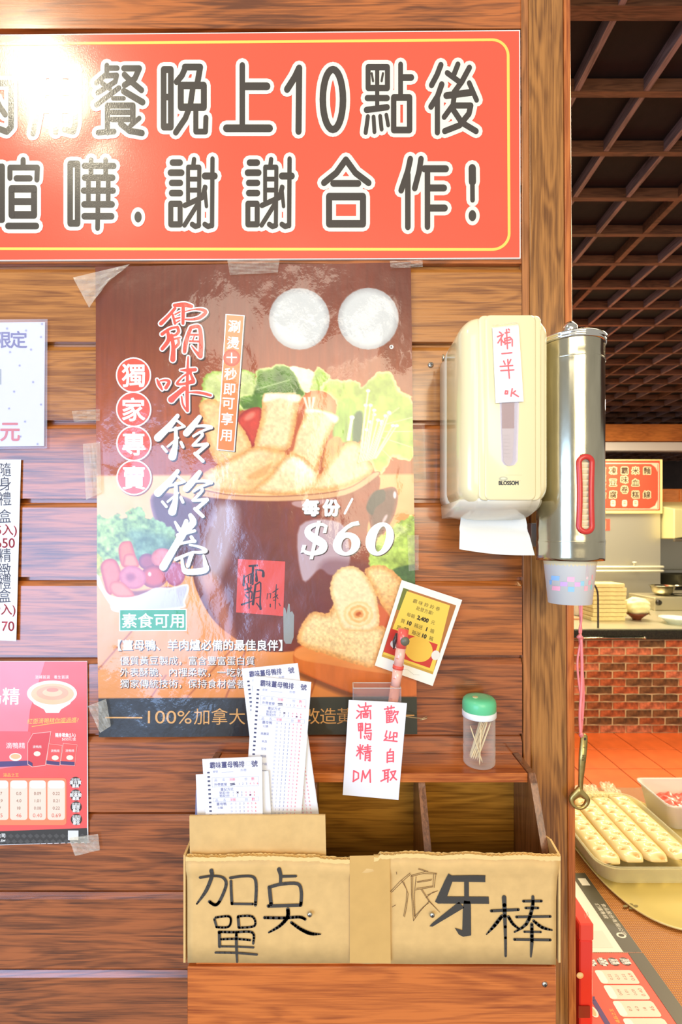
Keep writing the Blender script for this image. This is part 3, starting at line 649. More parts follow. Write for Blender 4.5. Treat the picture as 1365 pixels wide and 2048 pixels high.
pr.build('banner_print', vinyl, bn, flat(D - 0.0038, 0.00020))

# ------------------------------------------------------------------ food poster: a finely meshed printed picture
def vnoise(x, y, s, seed=0, octv=3):
    r = np.random.RandomState(seed); tot = 0; amp = 1; res = np.zeros_like(x)
    for o_ in range(octv):
        t_ = r.rand(128, 128); xs = x / s * 2 ** o_ + 64; ys = y / s * 2 ** o_ + 64
        xi = np.floor(xs).astype(int); yi = np.floor(ys).astype(int); fx = xs - xi; fy = ys - yi
        fx = fx * fx * (3 - 2 * fx); fy = fy * fy * (3 - 2 * fy)
        g = lambda a, b: t_[a % 128, b % 128]
        res += amp * ((g(xi, yi) * (1 - fx) + g(xi + 1, yi) * fx) * (1 - fy) + (g(xi, yi + 1) * (1 - fx) + g(xi + 1, yi + 1) * fx) * fy)
        tot += amp; amp *= 0.5
    return res / tot
def sm(t): t = np.clip(t, 0, 1); return t * t * (3 - 2 * t)
class Canvas:
    def __init__(s, X, Y): s.X, s.Y = X.ravel(), Y.ravel(); s.C = np.zeros((len(s.X), 3))
    def sd(s, pts, idx):
        x, y = s.X[idx], s.Y[idx]; n = len(pts); d = np.full(len(x), 1e9); ins = np.zeros(len(x), bool)
        for i in range(n):
            x0, y0 = pts[i]; x1, y1 = pts[(i + 1) % n]; ex, ey = x1 - x0, y1 - y0; l2 = ex * ex + ey * ey + 1e-9
            t = np.clip(((x - x0) * ex + (y - y0) * ey) / l2, 0, 1)
            d = np.minimum(d, (x - x0 - t * ex) ** 2 + (y - y0 - t * ey) ** 2)
            if y0 != y1:
                c = ((y0 > y) != (y1 > y)) & (x < (x1 - x0) * (y - y0) / (y1 - y0) + x0); ins ^= c
        d = np.sqrt(d); return np.where(ins, d, -d)
    def fill(s, pts, col, feather=1.6, edge=None, ew=15, tex=0.0, ts=7, jag=0.0, js=6, grad=None, smooth=True, seed=1, alpha=1.0, stretch=(1, 1)):
        if smooth and len(pts) > 2: pts = smooth_pts(pts, 5, True)
        m_ = feather + jag + 2
        xs = [p[0] for p in pts]; ys = [p[1] for p in pts]
        idx = np.nonzero((s.X > min(xs) - m_) & (s.X < max(xs) + m_) & (s.Y > min(ys) - m_) & (s.Y < max(ys) + m_))[0]
        if not len(idx): return
        x, y = s.X[idx], s.Y[idx]; sd = s.sd(pts, idx)
        if jag: sd = sd + jag * (vnoise(x, y, js, seed + 7, 2) - 0.5) * 2
        a = np.clip(sd / feather + 0.5, 0, 1) * alpha
        c = np.tile(np.array(col, float), (len(x), 1))
        if grad:
            c2, (gx0, gy0), (gx1, gy1) = grad; dx, dy = gx1 - gx0, gy1 - gy0
            t = sm(((x - gx0) * dx + (y - gy0) * dy) / (dx * dx + dy * dy))[:, None]; c = c * (1 - t) + np.array(c2, float) * t
        if edge is not None:
            t = sm(sd / ew)[:, None]; c = np.array(edge, float) * (1 - t) + c * t
        if tex: c = c * (1 + tex * 2 * (vnoise(x * stretch[0], y * stretch[1], ts, seed, 3) - 0.5))[:, None]
        s.C[idx] = s.C[idx] * (1 - a[:, None]) + c * a[:, None]
    def blob(s, cx, cy, rx, ry, col, rot=0.0, **k):
        cr, sr = math.cos(rot), math.sin(rot)
        k['smooth'] = False
        s.fill([(cx + rx * math.cos(a) * cr - ry * math.sin(a) * sr, cy + rx * math.cos(a) * sr + ry * math.sin(a) * cr) for a in [2 * math.pi * i / 24 for i in range(24)]], col, **k)
QP = [(190, 533), (822, 524), (835, 1468), (197, 1475)]
NU, NV = 400, 590
u, v = np.meshgrid(np.linspace(0, 1, NU), np.linspace(0, 1, NV))
q = np.array(QP, float)
GX = q[0, 0] * (1 - u) * (1 - v) + q[1, 0] * u * (1 - v) + q[2, 0] * u * v + q[3, 0] * (1 - u) * v
GY = q[0, 1] * (1 - u) * (1 - v) + q[1, 1] * u * (1 - v) + q[2, 1] * u * v + q[3, 1] * (1 - u) * v
cv = Canvas(GX, GY); X_, Y_ = cv.X, cv.Y
t = sm((Y_ - 560) / 330)[:, None]; s_ = sm((X_ - 300) / 250)[:, None]
cv.C = (np.array((116, 52, 32)) * (1 - t) + np.array((184, 90, 38)) * t) * (0.95 + 0.1 * s_)
cv.C *= (1 + 0.16 * (vnoise(X_ * 1.0, Y_ * 0.07, 5, 3) - 0.5))[:, None]
cv.C *= (1 - 0.10 * sm((X_ - 700) / 120))[:, None]
# table of orange boards
cv.fill([(180, 951), (850, 948), (850, 1480), (180, 1480)], (250, 190, 128), 5, grad=((226, 140, 66), (300, 980), (500, 1400)), tex=0.05, ts=30, smooth=False, stretch=(0.3, 1))
for a_, b_ in (((190, 1345), (262, 1262)), ((372, 1395), (470, 1290)), ((300, 1395), (330, 1350)), ((618, 1395), (640, 1330)), ((490, 1300), (450, 1395))):
    cv.fill([a_, (a_[0] + 4, a_[1]), (b_[0] + 4, b_[1]), b_], (170, 84, 40), 2, smooth=False, alpha=0.8)
T1 = lambda L: [(400 + x / 3.102, 720 + y / 3.102) for x, y in L]
T2 = lambda L: [(190 + x / 5.935, 1000 + y / 5.935) for x, y in L]
T3 = lambda L: [(580 + x / 5.25, 1100 + y / 5.25) for x, y in L]
LG = (158, 186, 70); LD = (84, 122, 34); LW = (214, 222, 140)
# lettuce behind
cv.fill(T1([(20, 130), (60, 80), (150, 70), (300, 60), (350, 120), (330, 250), (200, 330), (80, 300), (0, 330), (10, 230)]), (200, 210, 130), 2, edge=LG, ew=8, tex=0.16, ts=12, jag=4, js=7)
cv.fill(T1([(245, 230), (330, 200), (350, 70), (420, 50), (520, 25), (600, 80), (630, 160), (650, 230), (520, 300), (330, 310), (260, 300)]), LG, 2, edge=LW, ew=6, tex=0.28, ts=16, jag=3, js=8, grad=(LD, (440, 760), (490, 820)))
cv.fill(T1([(560, 40), (680, 60), (720, 110), (680, 200), (640, 190), (600, 100)]), (238, 238, 196), 2, tex=0.1, ts=10, jag=2)
cv.fill(T1([(690, 150), (730, 45), (800, 90), (810, 130), (760, 190), (690, 190)]), LG, 2, edge=LW, ew=4, tex=0.2, ts=9, jag=2)
cv.fill(T1([(750, 190), (800, 120), (860, 120), (990, 130), (1010, 160), (1100, 80), (1190, 80), (1240, 190), (1330, 270), (1330, 600), (1200, 600), (1170, 660), (1110, 710), (1060, 640), (1000, 500), (850, 470), (840, 250)]), (168, 190, 78), 2, edge=LW, ew=7, tex=0.26, ts=17, jag=4, js=9, grad=((170, 200, 84), (740, 760), (800, 900)))
for a_, b_ in (((1130, 400), (1330, 350)), ((1120, 440), (1330, 440)), ((1110, 470), (1320, 540)), ((1120, 380), (1240, 290)), ((350, 180), (560, 120)), ((380, 220), (600, 200)), ((1100, 520), (1200, 620))):
    pts = T1([a_, (a_[0], a_[1] + 5), (b_[0], b_[1] + 5), b_]); cv.fill(pts, (232, 238, 190), 2.0, smooth=False, alpha=0.7)
cv.fill(T1([(860, 270), (960, 260), (980, 480), (830, 490)]), (150, 184, 74), 5, tex=0.25, ts=9, stretch=(1, .3)); cv.fill(T1([(960, 340), (1010, 330), (1000, 490), (950, 500)]), (62, 96, 62), 5)
# carrot flower slice
cv.blob(*T1([(730, 300)])[0], 38, 36, (226, 148, 96), edge=(214, 120, 66), ew=14, tex=0.06)
for k in range(3): a_ = T1([(640 + 30 * k, 230), (670 + 10 * k, 320)]); cv.fill([a_[0], (a_[0][0] + 5, a_[0][1]), (a_[1][0] + 3, a_[1][1]), a_[1]], (244, 226, 200), 1.5, smooth=False)
# red pepper
cv.fill(T1([(230, 380), (290, 310), (380, 300), (380, 420), (330, 540), (290, 470)]), (210, 62, 44), 2, edge=(160, 36, 26), ew=9, tex=0.08)
cv.blob(*T1([(310, 350)])[0], 12, 6, (244, 150, 120), feather=6, rot=-0.6, alpha=0.7)
# left roll under the upright label
TO = (250, 214, 160); TE = (226, 160, 88); TH = (255, 240, 206)
def tofu(L, g=None, seed=2, tr=T1, col=TO, e=TE, ew=13, **k): cv.fill(tr(L), col, 1.8, edge=e, ew=ew, tex=0.13, ts=5.5, jag=2.0, js=4, seed=seed, grad=g, smooth=True, **k)
cv.fill(T1([(-50, 700), (0, 480), (60, 520), (110, 640), (60, 700), (-60, 760)]), (178, 84, 50), 3)
tofu([(0, 270), (110, 250), (250, 400), (320, 540), (230, 610), (120, 650), (60, 560), (30, 420)], seed=3, col=(246, 200, 136))
# pot behind rolls: back rim
PU = (116, 54, 42); PL = (146, 84, 70)
potl = [(395, 985), (470, 996), (580, 997), (690, 985), (757, 950), (752, 1010), (735, 1060), (748, 1150), (730, 1215), (690, 1270), (600, 1300), (520, 1300), (460, 1270), (415, 1225), (385, 1150), (400, 1080), (385, 1040)]
cv.fill([(300, 1000), (330, 985), (400, 1010), (420, 1080), (400, 1130), (360, 1120), (325, 1080)], (104, 58, 62), 3, edge=(150, 110, 120), ew=10)
cv.fill(potl, PU, 2, grad=((156, 66, 36), (560, 1180), (760, 1020)), tex=0.08, ts=25)
cv.fill([(735, 1000), (760, 980), (790, 975), (796, 1000), (785, 1040), (757, 1080), (745, 1070)], (92, 40, 34), 2, edge=(140, 70, 50), ew=10)
cv.fill([(733, 1015), (748, 985), (768, 980), (770, 1000), (752, 1015), (745, 1030)], (36, 28, 28), 3)
cv.blob(790, 990, 3, 7, (230, 220, 220), feather=3); cv.blob(770, 1038, 3, 10, (220, 200, 200), feather=3, rot=0.5, alpha=0.8)
# window reflections printed on the pot
cv.fill([(424, 1030), (446, 1005), (475, 1020), (466, 1090), (440, 1150), (415, 1180), (396, 1140)], (210, 200, 214), 22, alpha=0.75)
cv.fill([(600, 1052), (680, 1045), (700, 1100), (694, 1140), (662, 1150), (640, 1138), (606, 1160)], (196, 172, 178), 4, alpha=0.9)
cv.fill([(590, 1002), (700, 985), (720, 975), (640, 1010), (600, 1015)], (214, 180, 180), 3, alpha=0.7)
cv.fill([(400, 1150), (440, 1165), (470, 1290), (430, 1240)], (214, 128, 76), 16, alpha=0.6)
cv.fill([(640, 1130), (700, 1120), (760, 1140), (760, 1220), (640, 1230)], (112, 56, 62), 14, alpha=0.5)
# rim
cv.fill([(395, 978), (470, 990), (580, 991), (690, 978), (748, 944), (757, 952), (692, 991), (580, 1003), (470, 1001), (398, 992)], (226, 170, 118), 2, edge=(130, 60, 40), ew=3)
# the rolls
tofu([(560, 700), (580, 480), (640, 350), (690, 300), (850, 345), (800, 470), (740, 640), (720, 720)], seed=5, g=(TE, (600, 880), (560, 930)))
cv.fill(T1([(550, 545), (600, 380), (650, 270), (640, 360), (600, 470), (580, 560)]), (190, 84, 40), 3)
tofu([(390, 230), (430, 205), (615, 215), (610, 300), (560, 540), (440, 560), (340, 540), (380, 360)], seed=6, ew=16)
cv.fill(T1([(400, 222), (430, 206), (612, 216), (606, 262), (500, 240), (400, 262)]), TH, 5, tex=0.05, ts=5)
cv.fill(T1([(680, 298), (850, 345), (835, 390), (760, 330), (660, 330)]), TH, 5, tex=0.05, ts=5)
cv.fill(T1([(760, 640), (800, 500), (870, 480), (880, 560), (780, 660)]), (220, 150, 80), 3, tex=0.2, ts=5, stretch=(1, .25))
tofu([(700, 780), (760, 690), (860, 560), (920, 510), (1000, 520), (1060, 640), (1080, 680), (1010, 740), (850, 800), (720, 810)], seed=7)
tofu([(20, 720), (60, 680), (220, 600), (340, 540), (480, 560), (540, 590), (470, 690), (380, 800), (300, 830), (120, 815), (40, 780)], seed=8, g=((240, 190, 120), (500, 900), (540, 960)))
tofu([(330, 810), (420, 730), (530, 600), (620, 590), (730, 690), (720, 780), (620, 830), (450, 835)], seed=9, g=(TH, (560, 960), (590, 910)))
cv.fill(T1([(300, 720), (420, 650), (450, 640), (400, 720), (320, 740)]), (214, 140, 70), 5, alpha=0.5)
# enoki mushrooms
for k in range(15):
    bx_, by_ = 1000 + 7 * k, 700 - 2 * k; tx_, ty_ = 990 + 15.5 * k + (k % 3) * 8, 330 - 60 * math.sin(k * 1.3) + (k % 4) * 20
    if k < 3: tx_, ty_ = (1045, 190) if k == 0 else (1000 + 30 * k, 280)
    a_, b_ = T1([(bx_ - 10, by_ - 60), (tx_, ty_)]); cv.fill([(a_[0] - 3, a_[1]), (a_[0] + 3, a_[1]), (b_[0] + 1.6, b_[1]), (b_[0] - 1.6, b_[1])], (250, 234, 188), 1.2, smooth=False, edge=(222, 190, 120), ew=1.5)
    cv.blob(b_[0], b_[1], 4.2, 3.2, (255, 244, 210), feather=1.4)
a_, b_ = T1([(920, 500), (945, 355)]); cv.fill([(a_[0] - 3, a_[1]), (a_[0] + 4, a_[1]), (b_[0] + 3, b_[1]), (b_[0] - 3, b_[1])], (250, 236, 200), 1.4, smooth=False)
cv.blob(b_[0], b_[1], 5, 4, (255, 246, 220))
# vegetable bowl at left
cv.fill(T2([(0, 250), (150, 200), (250, 180), (380, 200), (400, 140), (550, 90), (600, 200), (760, 250), (900, 330), (960, 420), (930, 560), (500, 700), (280, 800), (100, 900), (10, 880)]), (168, 196, 110), 3, tex=0.45, ts=9, jag=8, js=9, grad=((132, 160, 110), (210, 1040), (330, 1080)), seed=11)
cv.fill(T2([(400, 400), (520, 350), (930, 480), (900, 600), (520, 720), (470, 560)]), (108, 134, 108), 12, tex=0.4, ts=9, seed=12, alpha=0.8)
cv.fill(T2([(10, 640), (90, 700), (120, 830), (60, 890), (10, 880)]), (190, 190, 66), 3, tex=0.3, ts=7, jag=3)
CR = (232, 118, 70); CE = (196, 74, 48)
cv.fill(T2([(280, 600), (310, 510), (370, 488), (430, 500), (465, 600), (490, 700), (480, 790), (330, 790)]), CR, 2, edge=CE, ew=8, tex=0.05)
cv.fill(T2([(340, 700), (360, 650), (420, 635), (480, 660), (520, 790), (350, 790)]), (240, 140, 100), 2, edge=CE, ew=7)
cv.blob(*T2([(620, 730)])[0], 17, 16, (170, 74, 84), edge=(130, 50, 70), ew=8)
cv.blob(*T2([(800, 690)])[0], 22, 20, (226, 130, 126), edge=(196, 96, 96), ew=8, tex=0.05)
cv.fill(T2([(70, 800), (110, 720), (190, 695), (260, 730), (310, 850), (300, 950), (200, 1120), (150, 1100), (110, 980)]), (226, 120, 96), 2, edge=(190, 70, 56), ew=9, tex=0.06)
cv.blob(*T2([(700, 910)])[0], 27, 23, (206, 84, 72), edge=(150, 56, 70), ew=10); cv.blob(*T2([(650, 880)])[0], 3, 4, (255, 230, 220), feather=3)
cv.blob(*T2([(950, 880)])[0], 20, 24, (196, 120, 150), edge=(170, 90, 120), ew=8)
cv.blob(*T2([(450, 920)])[0], 27, 23, (216, 122, 130), edge=(196, 92, 110), ew=7, rot=0.3, tex=0.06); cv.blob(*T2([(425, 915)])[0], 9, 8, (160, 66, 84), feather=8, alpha=0.8)
cv.fill(T2([(380, 1060), (500, 1080), (860, 1030), (860, 1060), (470, 1140)]), (130, 60, 80), 5, alpha=0.8)
cv.fill(T2([(175, 1030), (210, 970), (290, 965), (360, 1000), (470, 1135), (300, 1155), (210, 1110)]), (236, 140, 110), 2, edge=(206, 92, 70), ew=7)
cv.fill(T2([(15, 870), (60, 930), (140, 1090), (250, 1150), (450, 1150), (600, 1100), (720, 1045), (900, 1040), (1080, 1000), (1110, 1060), (1060, 1200), (1000, 1290), (290, 1330), (180, 1230), (90, 1090), (15, 960)]), (216, 214, 222), 2, edge=(240, 240, 244), ew=5, grad=((196, 192, 206), (300, 1180), (330, 1230)))
# greens at the right
cv.fill([(742, 1100), (790, 1050), (840, 1040), (840, 1190), (800, 1170), (750, 1150)], (170, 192, 84), 4, tex=0.35, ts=10, jag=4, seed=14)
cv.fill([(785, 1140), (840, 1130), (840, 1175), (800, 1165)], (78, 108, 58), 4, tex=0.2)
# cutting board and rolls at lower right
cv.fill(T3([(90, 1270), (700, 1480), (600, 1540), (250, 1400), (90, 1320)]), (110, 56, 34), 8, alpha=0.7)
cv.fill(T3([(40, 1090), (100, 1010), (400, 960), (1340, 1230), (1340, 1530), (900, 1530), (640, 1500), (90, 1270), (45, 1190)]), (224, 120, 52), 2, edge=(206, 98, 40), ew=5, tex=0.06, ts=9, stretch=(1, 0.2))
cv.fill(T3([(45, 1100), (120, 1020), (500, 960), (1340, 1240), (1340, 1330), (800, 1270), (400, 1200), (150, 1160)]), (236, 146, 76), 2, tex=0.06, ts=14, stretch=(.3, 1))
RO = (250, 212, 150)
def roll(L, seed, **k): cv.fill(T3(L), RO, 1.6, edge=(232, 164, 92), ew=16, tex=0.17, ts=4.2, jag=2, js=4, seed=seed, **k)
roll([(790, 240), (840, 170), (1000, 170), (1150, 280), (1230, 420), (1200, 700), (1080, 760), (980, 600), (880, 420)], 21, grad=((240, 170, 100), (730, 1160), (790, 1240)))
cv.fill(T3([(900, 580), (960, 590), (1050, 700), (1030, 840), (930, 850)]), (216, 104, 60), 4)
roll([(90, 870), (140, 760), (240, 650), (400, 660), (460, 570), (560, 640), (900, 780), (1010, 830), (960, 1050), (880, 1230), (700, 1200), (400, 1100), (200, 1040), (90, 970)], 22)
cv.fill(T3([(425, 420), (450, 280), (520, 200), (600, 170), (720, 190), (820, 300), (900, 460), (930, 620), (935, 780), (850, 850), (700, 850), (570, 840), (520, 760), (470, 600)]), (250, 224, 172), 1.6, edge=(236, 190, 124), ew=10, tex=0.10, ts=5, jag=1.5, js=4, seed=23)
cx_, cy_ = T3([(720, 670)])[0]
for rr, cc in ((30, (246, 206, 140)), (25, (252, 222, 164)), (20, (238, 184, 112)), (15, (252, 214, 150)), (10, (232, 160, 90)), (5.5, (196, 92, 44))):
    cv.blob(cx_, cy_, rr, rr * 0.86, cc, feather=3, jag=2.2, js=5, seed=int(rr))
# bottom band
cv.fill([(180, 1397), (850, 1393), (850, 1482), (180, 1482)], (44, 44, 44), 1.5, smooth=False, grad=((58, 60, 46), (500, 1400), (700, 1420)), tex=0.08, ts=30)
# printed white discs and badges
for cx_ in (599, 737): cv.blob(cx_, 637, 61, 62, (208, 208, 202), edge=(176, 172, 168), ew=14, feather=1.5)
fade = np.clip(cv.C, 0, 255)
lc = np.where(fade / 255 <= 0.04045, fade / 255 / 12.92, ((fade / 255 + 0.055) / 1.055) ** 2.4)
food = thing('food_poster', 'brown glossy food poster with rolls in a clay pot and a price of 60 dollars', 'poster', P(512, 1472, D - 0.006))
YP = D - 0.0065
wav = lambda px, py: 0.0016 * math.sin(px / 95.0 + 0.6) * math.sin(py / 150.0) + 0.0010 * math.sin((px + py) / 70.0)
WV = 0.0016 * np.sin(GX / 95.0 + 0.6) * np.sin(GY / 150.0) + 0.0010 * np.sin((GX + GY) / 70.0)
V = np.stack([(GX - CX) / F * YP, YP - WV, CZ + (CY - GY) / F * YP], -1).reshape(-1, 3)
ii = (np.arange(NV - 1)[:, None] * NU + np.arange(NU - 1)[None, :]).ravel()
Fq = np.stack([ii, ii + NU, ii + NU + 1, ii + 1], -1)
me = bpy.data.meshes.new('picture'); org = np.array(food.location)
me.vertices.add(len(V)); me.vertices.foreach_set('co', (V - org).astype(np.float32).ravel())
me.loops.add(Fq.size); me.loops.foreach_set('vertex_index', Fq.astype(np.int32).ravel())
me.polygons.add(len(Fq)); me.polygons.foreach_set('loop_start', (np.arange(len(Fq)) * 4).astype(np.int32))
me.update(calc_edges=True); me.shade_smooth()
ca = me.color_attributes.new('Col', 'FLOAT_COLOR', 'POINT'); c4 = np.ones((len(V), 4), np.float32); c4[:, :3] = lc; ca.data.foreach_set('color', c4.ravel())
me.materials.append(film); o = bpy.data.objects.new('picture', me); C.objects.link(o); o.parent = food

pr = Print(); W1 = (246, 246, 240); SH = (70, 44, 34); PK = (236, 88, 70)
# calligraphy
def calli(ox, oy, s, L, ow, fillc, outc):
    for (grow, col_, lay, dx, dy) in ((ow, SH, 1, 2.6, 2.6), (ow, outc, 2, 0, 0), (0, fillc, 3, 0, 0)):
        if lay == 3 and fillc is None: continue
        for pts, ws in L:
            ws = ws if isinstance(ws, (list, tuple)) else [ws] * len(pts)
            pr.stroke([(ox + x / s + dx, oy + y / s + dy) for x, y in pts], [a_ / s for a_ in ws], col_, lay, 1.0, False, 4, grow)
calli(300, 590, 8.536, [
    ([(430, 190), (600, 180), (720, 210)], [60, 80, 60]), ([(440, 240), (330, 370), (200, 500)], [50, 55, 70]), ([(580, 200), (580, 330), (575, 500)], [60, 60, 50]),
    ([(600, 300), (760, 262), (900, 265), (960, 310), (860, 400), (740, 430), (620, 430)], [18, 24, 50, 60, 55, 40, 30]), ([(440, 345), (525, 300)], 26), ([(400, 350), (440, 500)], [40, 45]), ([(450, 420), (520, 400)], 30), ([(450, 490), (520, 450)], 24),
    ([(220, 680), (350, 590), (480, 560)], [60, 45, 40]), ([(480, 560), (500, 640), (440, 700), (340, 700)], [50, 55, 40, 40]), ([(310, 620), (330, 780), (220, 930)], [50, 70, 60]), ([(340, 790), (520, 740)], 34), ([(490, 750), (500, 840), (420, 920)], [40, 50, 50]), ([(380, 700), (410, 900), (400, 1110)], [60, 70, 90]),
    ([(710, 570), (660, 700), (620, 840), (600, 980)], [60, 65, 75, 60]), ([(710, 570), (850, 560), (880, 800), (870, 1050)], [60, 60, 75, 80]), ([(700, 690), (860, 690)], 34), ([(690, 800), (860, 805)], 34), ([(720, 880), (780, 960), (860, 1050)], [20, 40, 70]), ([(770, 700), (740, 790)], 22),
    ([(130, 1450), (170, 1540), (215, 1620)], [30, 60, 30]), ([(180, 1475), (270, 1460), (335, 1490), (280, 1590)], [25, 40, 55, 60]),
    ([(662, 1065), (650, 1300), (640, 1700), (645, 1980)], [30, 45, 60, 50]), ([(530, 1290), (650, 1290), (780, 1280)], [20, 60, 60]), ([(700, 1330), (570, 1400), (470, 1520), (600, 1520), (740, 1480)], [50, 30, 45, 45, 80]), ([(700, 1350), (750, 1470)], [40, 60]),
    ([(590, 1600), (480, 1690), (370, 1790)], [80, 80, 110]), ([(660, 1665), (850, 1670), (1040, 1715)], [20, 45, 45]), ([(545, 1740), (570, 1880), (640, 1980)], [30, 35, 40])], 5.2, PK, W1)
ling = [([(335, 70), (240, 190), (95, 335)], [45, 70, 90]), ([(330, 130), (420, 200)], 26), ([(230, 250), (400, 205)], 28), ([(312, 220), (312, 400), (270, 560)], [38, 55, 95]), ([(150, 440), (200, 500)], 30), ([(375, 390), (400, 445)], 34), ([(215, 440), (340, 335)], [24, 24]),
        ([(600, 85), (520, 190), (440, 280)], [50, 75, 80]), ([(540, 200), (650, 190), (740, 210)], [20, 34, 44]), ([(735, 215), (620, 260), (525, 315)], [30, 26, 28]), ([(620, 275), (630, 310), (520, 425)], [30, 34, 30]), ([(525, 430), (610, 420), (690, 415)], [24, 36, 44]), ([(690, 420), (560, 530)], [40, 44]), ([(545, 525), (640, 615)], [40, 40])]
for oy in (820, 820 + 665 / 6.023): calli(300, oy, 6.023, ling, 0.8, None, W1)
calli(300, 820, 6.023, [([(490, 1270), (520, 1360), (400, 1480)], [50, 80, 60]), ([(305, 1350), (355, 1440)], [26, 50]), ([(340, 1510), (440, 1480), (540, 1455)], [50, 40, 34]), ([(440, 1340), (400, 1480), (300, 1650), (160, 1890)], [50, 90, 80, 90]), ([(270, 1650), (410, 1600), (540, 1580)], [30, 28, 40]), ([(500, 1530), (530, 1580)], 40),
    ([(480, 1625), (600, 1650), (670, 1695), (600, 1715), (500, 1720), (310, 1800)], [20, 30, 50, 30, 30, 40]), ([(385, 1790), (400, 1900), (450, 1950), (660, 1930), (665, 1850), (645, 1750)], [30, 45, 70, 70, 50, 20]), ([(500, 1740), (455, 1880)], [50, 40])], 0.8, None, W1)
# badges 獨家專賣
for cy_, ch in ((751, '獨'), (819, '家'), (887, '專'), (955, '賣')):
    pr.ell(269.5, cy_ + 1.5, 36, 36, (150, 80, 60), 1, 36); pr.ell(268, cy_, 35.5, 35.5, W1, 2, 40); pr.ell(268, cy_, 32.6, 32.6, (226, 88, 64), 3, 40)
    pr.text(ch, 268, cy_, 49, W1, 4, fat=1.1)
# upright orange label
def vq(x, y): return (x, y)
pr.poly([(455, 631), (492, 633), (472, 905), (438, 901)], SH, 1)
pr.poly([(452, 629), (490, 631), (470, 904), (434, 900)], W1, 2); pr.poly([(454, 631), (488, 633), (468, 902), (436.5, 898.5)], (226, 134, 74), 3)
for ch, y in zip('涮燙', (653, 686)): pr.text(ch, 470 - (y - 640) * 0.07, y, 26, W1, 4, fat=0.5, rot=0.06)
pr.ell(464, 716, 17, 17, (214, 72, 50), 4, 32); pr.ell(464, 716, 13, 13, (226, 96, 70), 5, 32); pr.text('十', 464, 716, 22, W1, 6, fat=0.5)
for ch, y in zip('秒即可享用', (748, 778, 806, 838, 870)): pr.text(ch, 465 - (y - 700) * 0.072, y, 26, W1, 4, fat=0.5, rot=0.06)
# price
for ch, x in (('每', 622), ('份', 663)):
    pr.text(ch, x + 1.5, 1017, 34, SH, 1, fat=2.0); pr.text(ch, x, 1015, 34, W1, 2, fat=1.9)
pr.stroke([(690, 1027), (705, 998)], 4.4, W1, 2)
for dx, col_, lay in ((1.6, SH, 1), (0, W1, 2)):
    Z = lambda L: [(590 + x / 5.46 + dx, 980 + y / 5.46 + dx) for x, y in L]
    def ann(o_, i_):
        n = len(o_); pr.add(o_ + i_, [[i, (i + 1) % n, n + (i + 1) % n, n + i] for i in range(n)], col_, lay)
    an = [2 * math.pi * i / 40 for i in range(40)]
    shf = lambda cx, cy, rx, ry, k_: Z([(cx + rx * math.cos(a) - k_ * ry * math.sin(a), cy + ry * math.sin(a)) for a in an])
    ann(shf(927, 535, 152, 182, 0.17), shf(937, 535, 52, 138, 0.22))
    ann(shf(565, 590, 150, 128, 0.10), shf(565, 600, 54, 78, 0.10))
    pr.poly(Z([(420, 560), (470, 470), (560, 390), (620, 352), (695, 338), (708, 382), (640, 392), (580, 425), (530, 480), (500, 560), (440, 640)]), col_, lay)
    pr.stroke(Z([(345, 400), (300, 378), (220, 380), (150, 420), (150, 480), (230, 540), (310, 590), (300, 650), (220, 690), (130, 685), (85, 640)]), [a_ / 5.46 for a_ in (30, 36, 44, 60, 84, 100, 90, 84, 50, 40, 30)], col_, lay, 1, False, 4)
    pr.poly(Z([(305, 470), (345, 470), (360, 388), (330, 372)]), col_, lay); pr.poly(Z([(62, 688), (105, 680), (128, 600), (85, 598)]), col_, lay)
    pr.poly(Z([(245, 336), (285, 336), (200, 756), (160, 756)]), col_, lay)
# red paper label on the pot
pr.poly([(476, 1118), (571, 1123), (567, 1232), (472, 1225)], (222, 84, 76), 1)
B1 = lambda L: [(460 + x / 9.75, 1110 + y / 9.75) for x, y in L]
for L, w_ in (([(380, 215), (530, 205)], 40), ([(450, 215), (440, 570)], 44), ([(275, 400), (265, 590)], [30, 50]), ([(290, 430), (420, 360)], 20), ([(360, 420), (360, 540)], 26), ([(410, 380), (400, 560)], 26), ([(500, 290), (640, 310), (650, 410)], [24, 40, 60]), ([(510, 300), (520, 500)], [24, 60]),
              ([(290, 680), (420, 640)], 30), ([(330, 560), (350, 680)], 28), ([(410, 600), (400, 700)], 26), ([(300, 780), (350, 840)], 30), ([(320, 740), (430, 720), (420, 850)], 28), ([(230, 970), (430, 900)], [40, 24]), ([(372, 640), (375, 1040)], [24, 24]), ([(500, 580), (450, 960)], [40, 50]), ([(520, 570), (600, 550), (590, 900), (600, 1050)], [30, 30, 30, 50]), ([(500, 720), (580, 700)], 20), ([(500, 840), (580, 820)], 20), ([(520, 940), (600, 1050)], 24)):
    ws = w_ if isinstance(w_, list) else [w_] * len(L); pr.stroke(B1(L), [a_ / 9.75 for a_ in ws], (58, 44, 50), 2, 1, False, 3)
for L, w_ in (([(735, 750), (725, 860)], 16), ([(760, 760), (800, 750), (790, 840)], 16), ([(840, 730), (940, 660)], 20), ([(910, 575), (900, 700), (885, 1050)], [16, 26, 16]), ([(840, 840), (930, 780)], [16, 24]), ([(880, 760), (940, 850)], 18), ([(790, 960), (790, 1010)], 24), ([(960, 940), (985, 990)], 18), ([(850, 880), (880, 880)], 16)):
    ws = w_ if isinstance(w_, list) else [w_] * len(L); pr.stroke(B1(L), [a_ / 9.75 for a_ in ws], (70, 50, 54), 2)
pr.poly([(567, 1214), (571, 1216), (574, 1228), (577, 1207), (580, 1208), (581, 1224), (585, 1222), (589, 1230), (588, 1274), (583, 1287), (572, 1287), (568, 1280)], (150, 152, 148), 1)
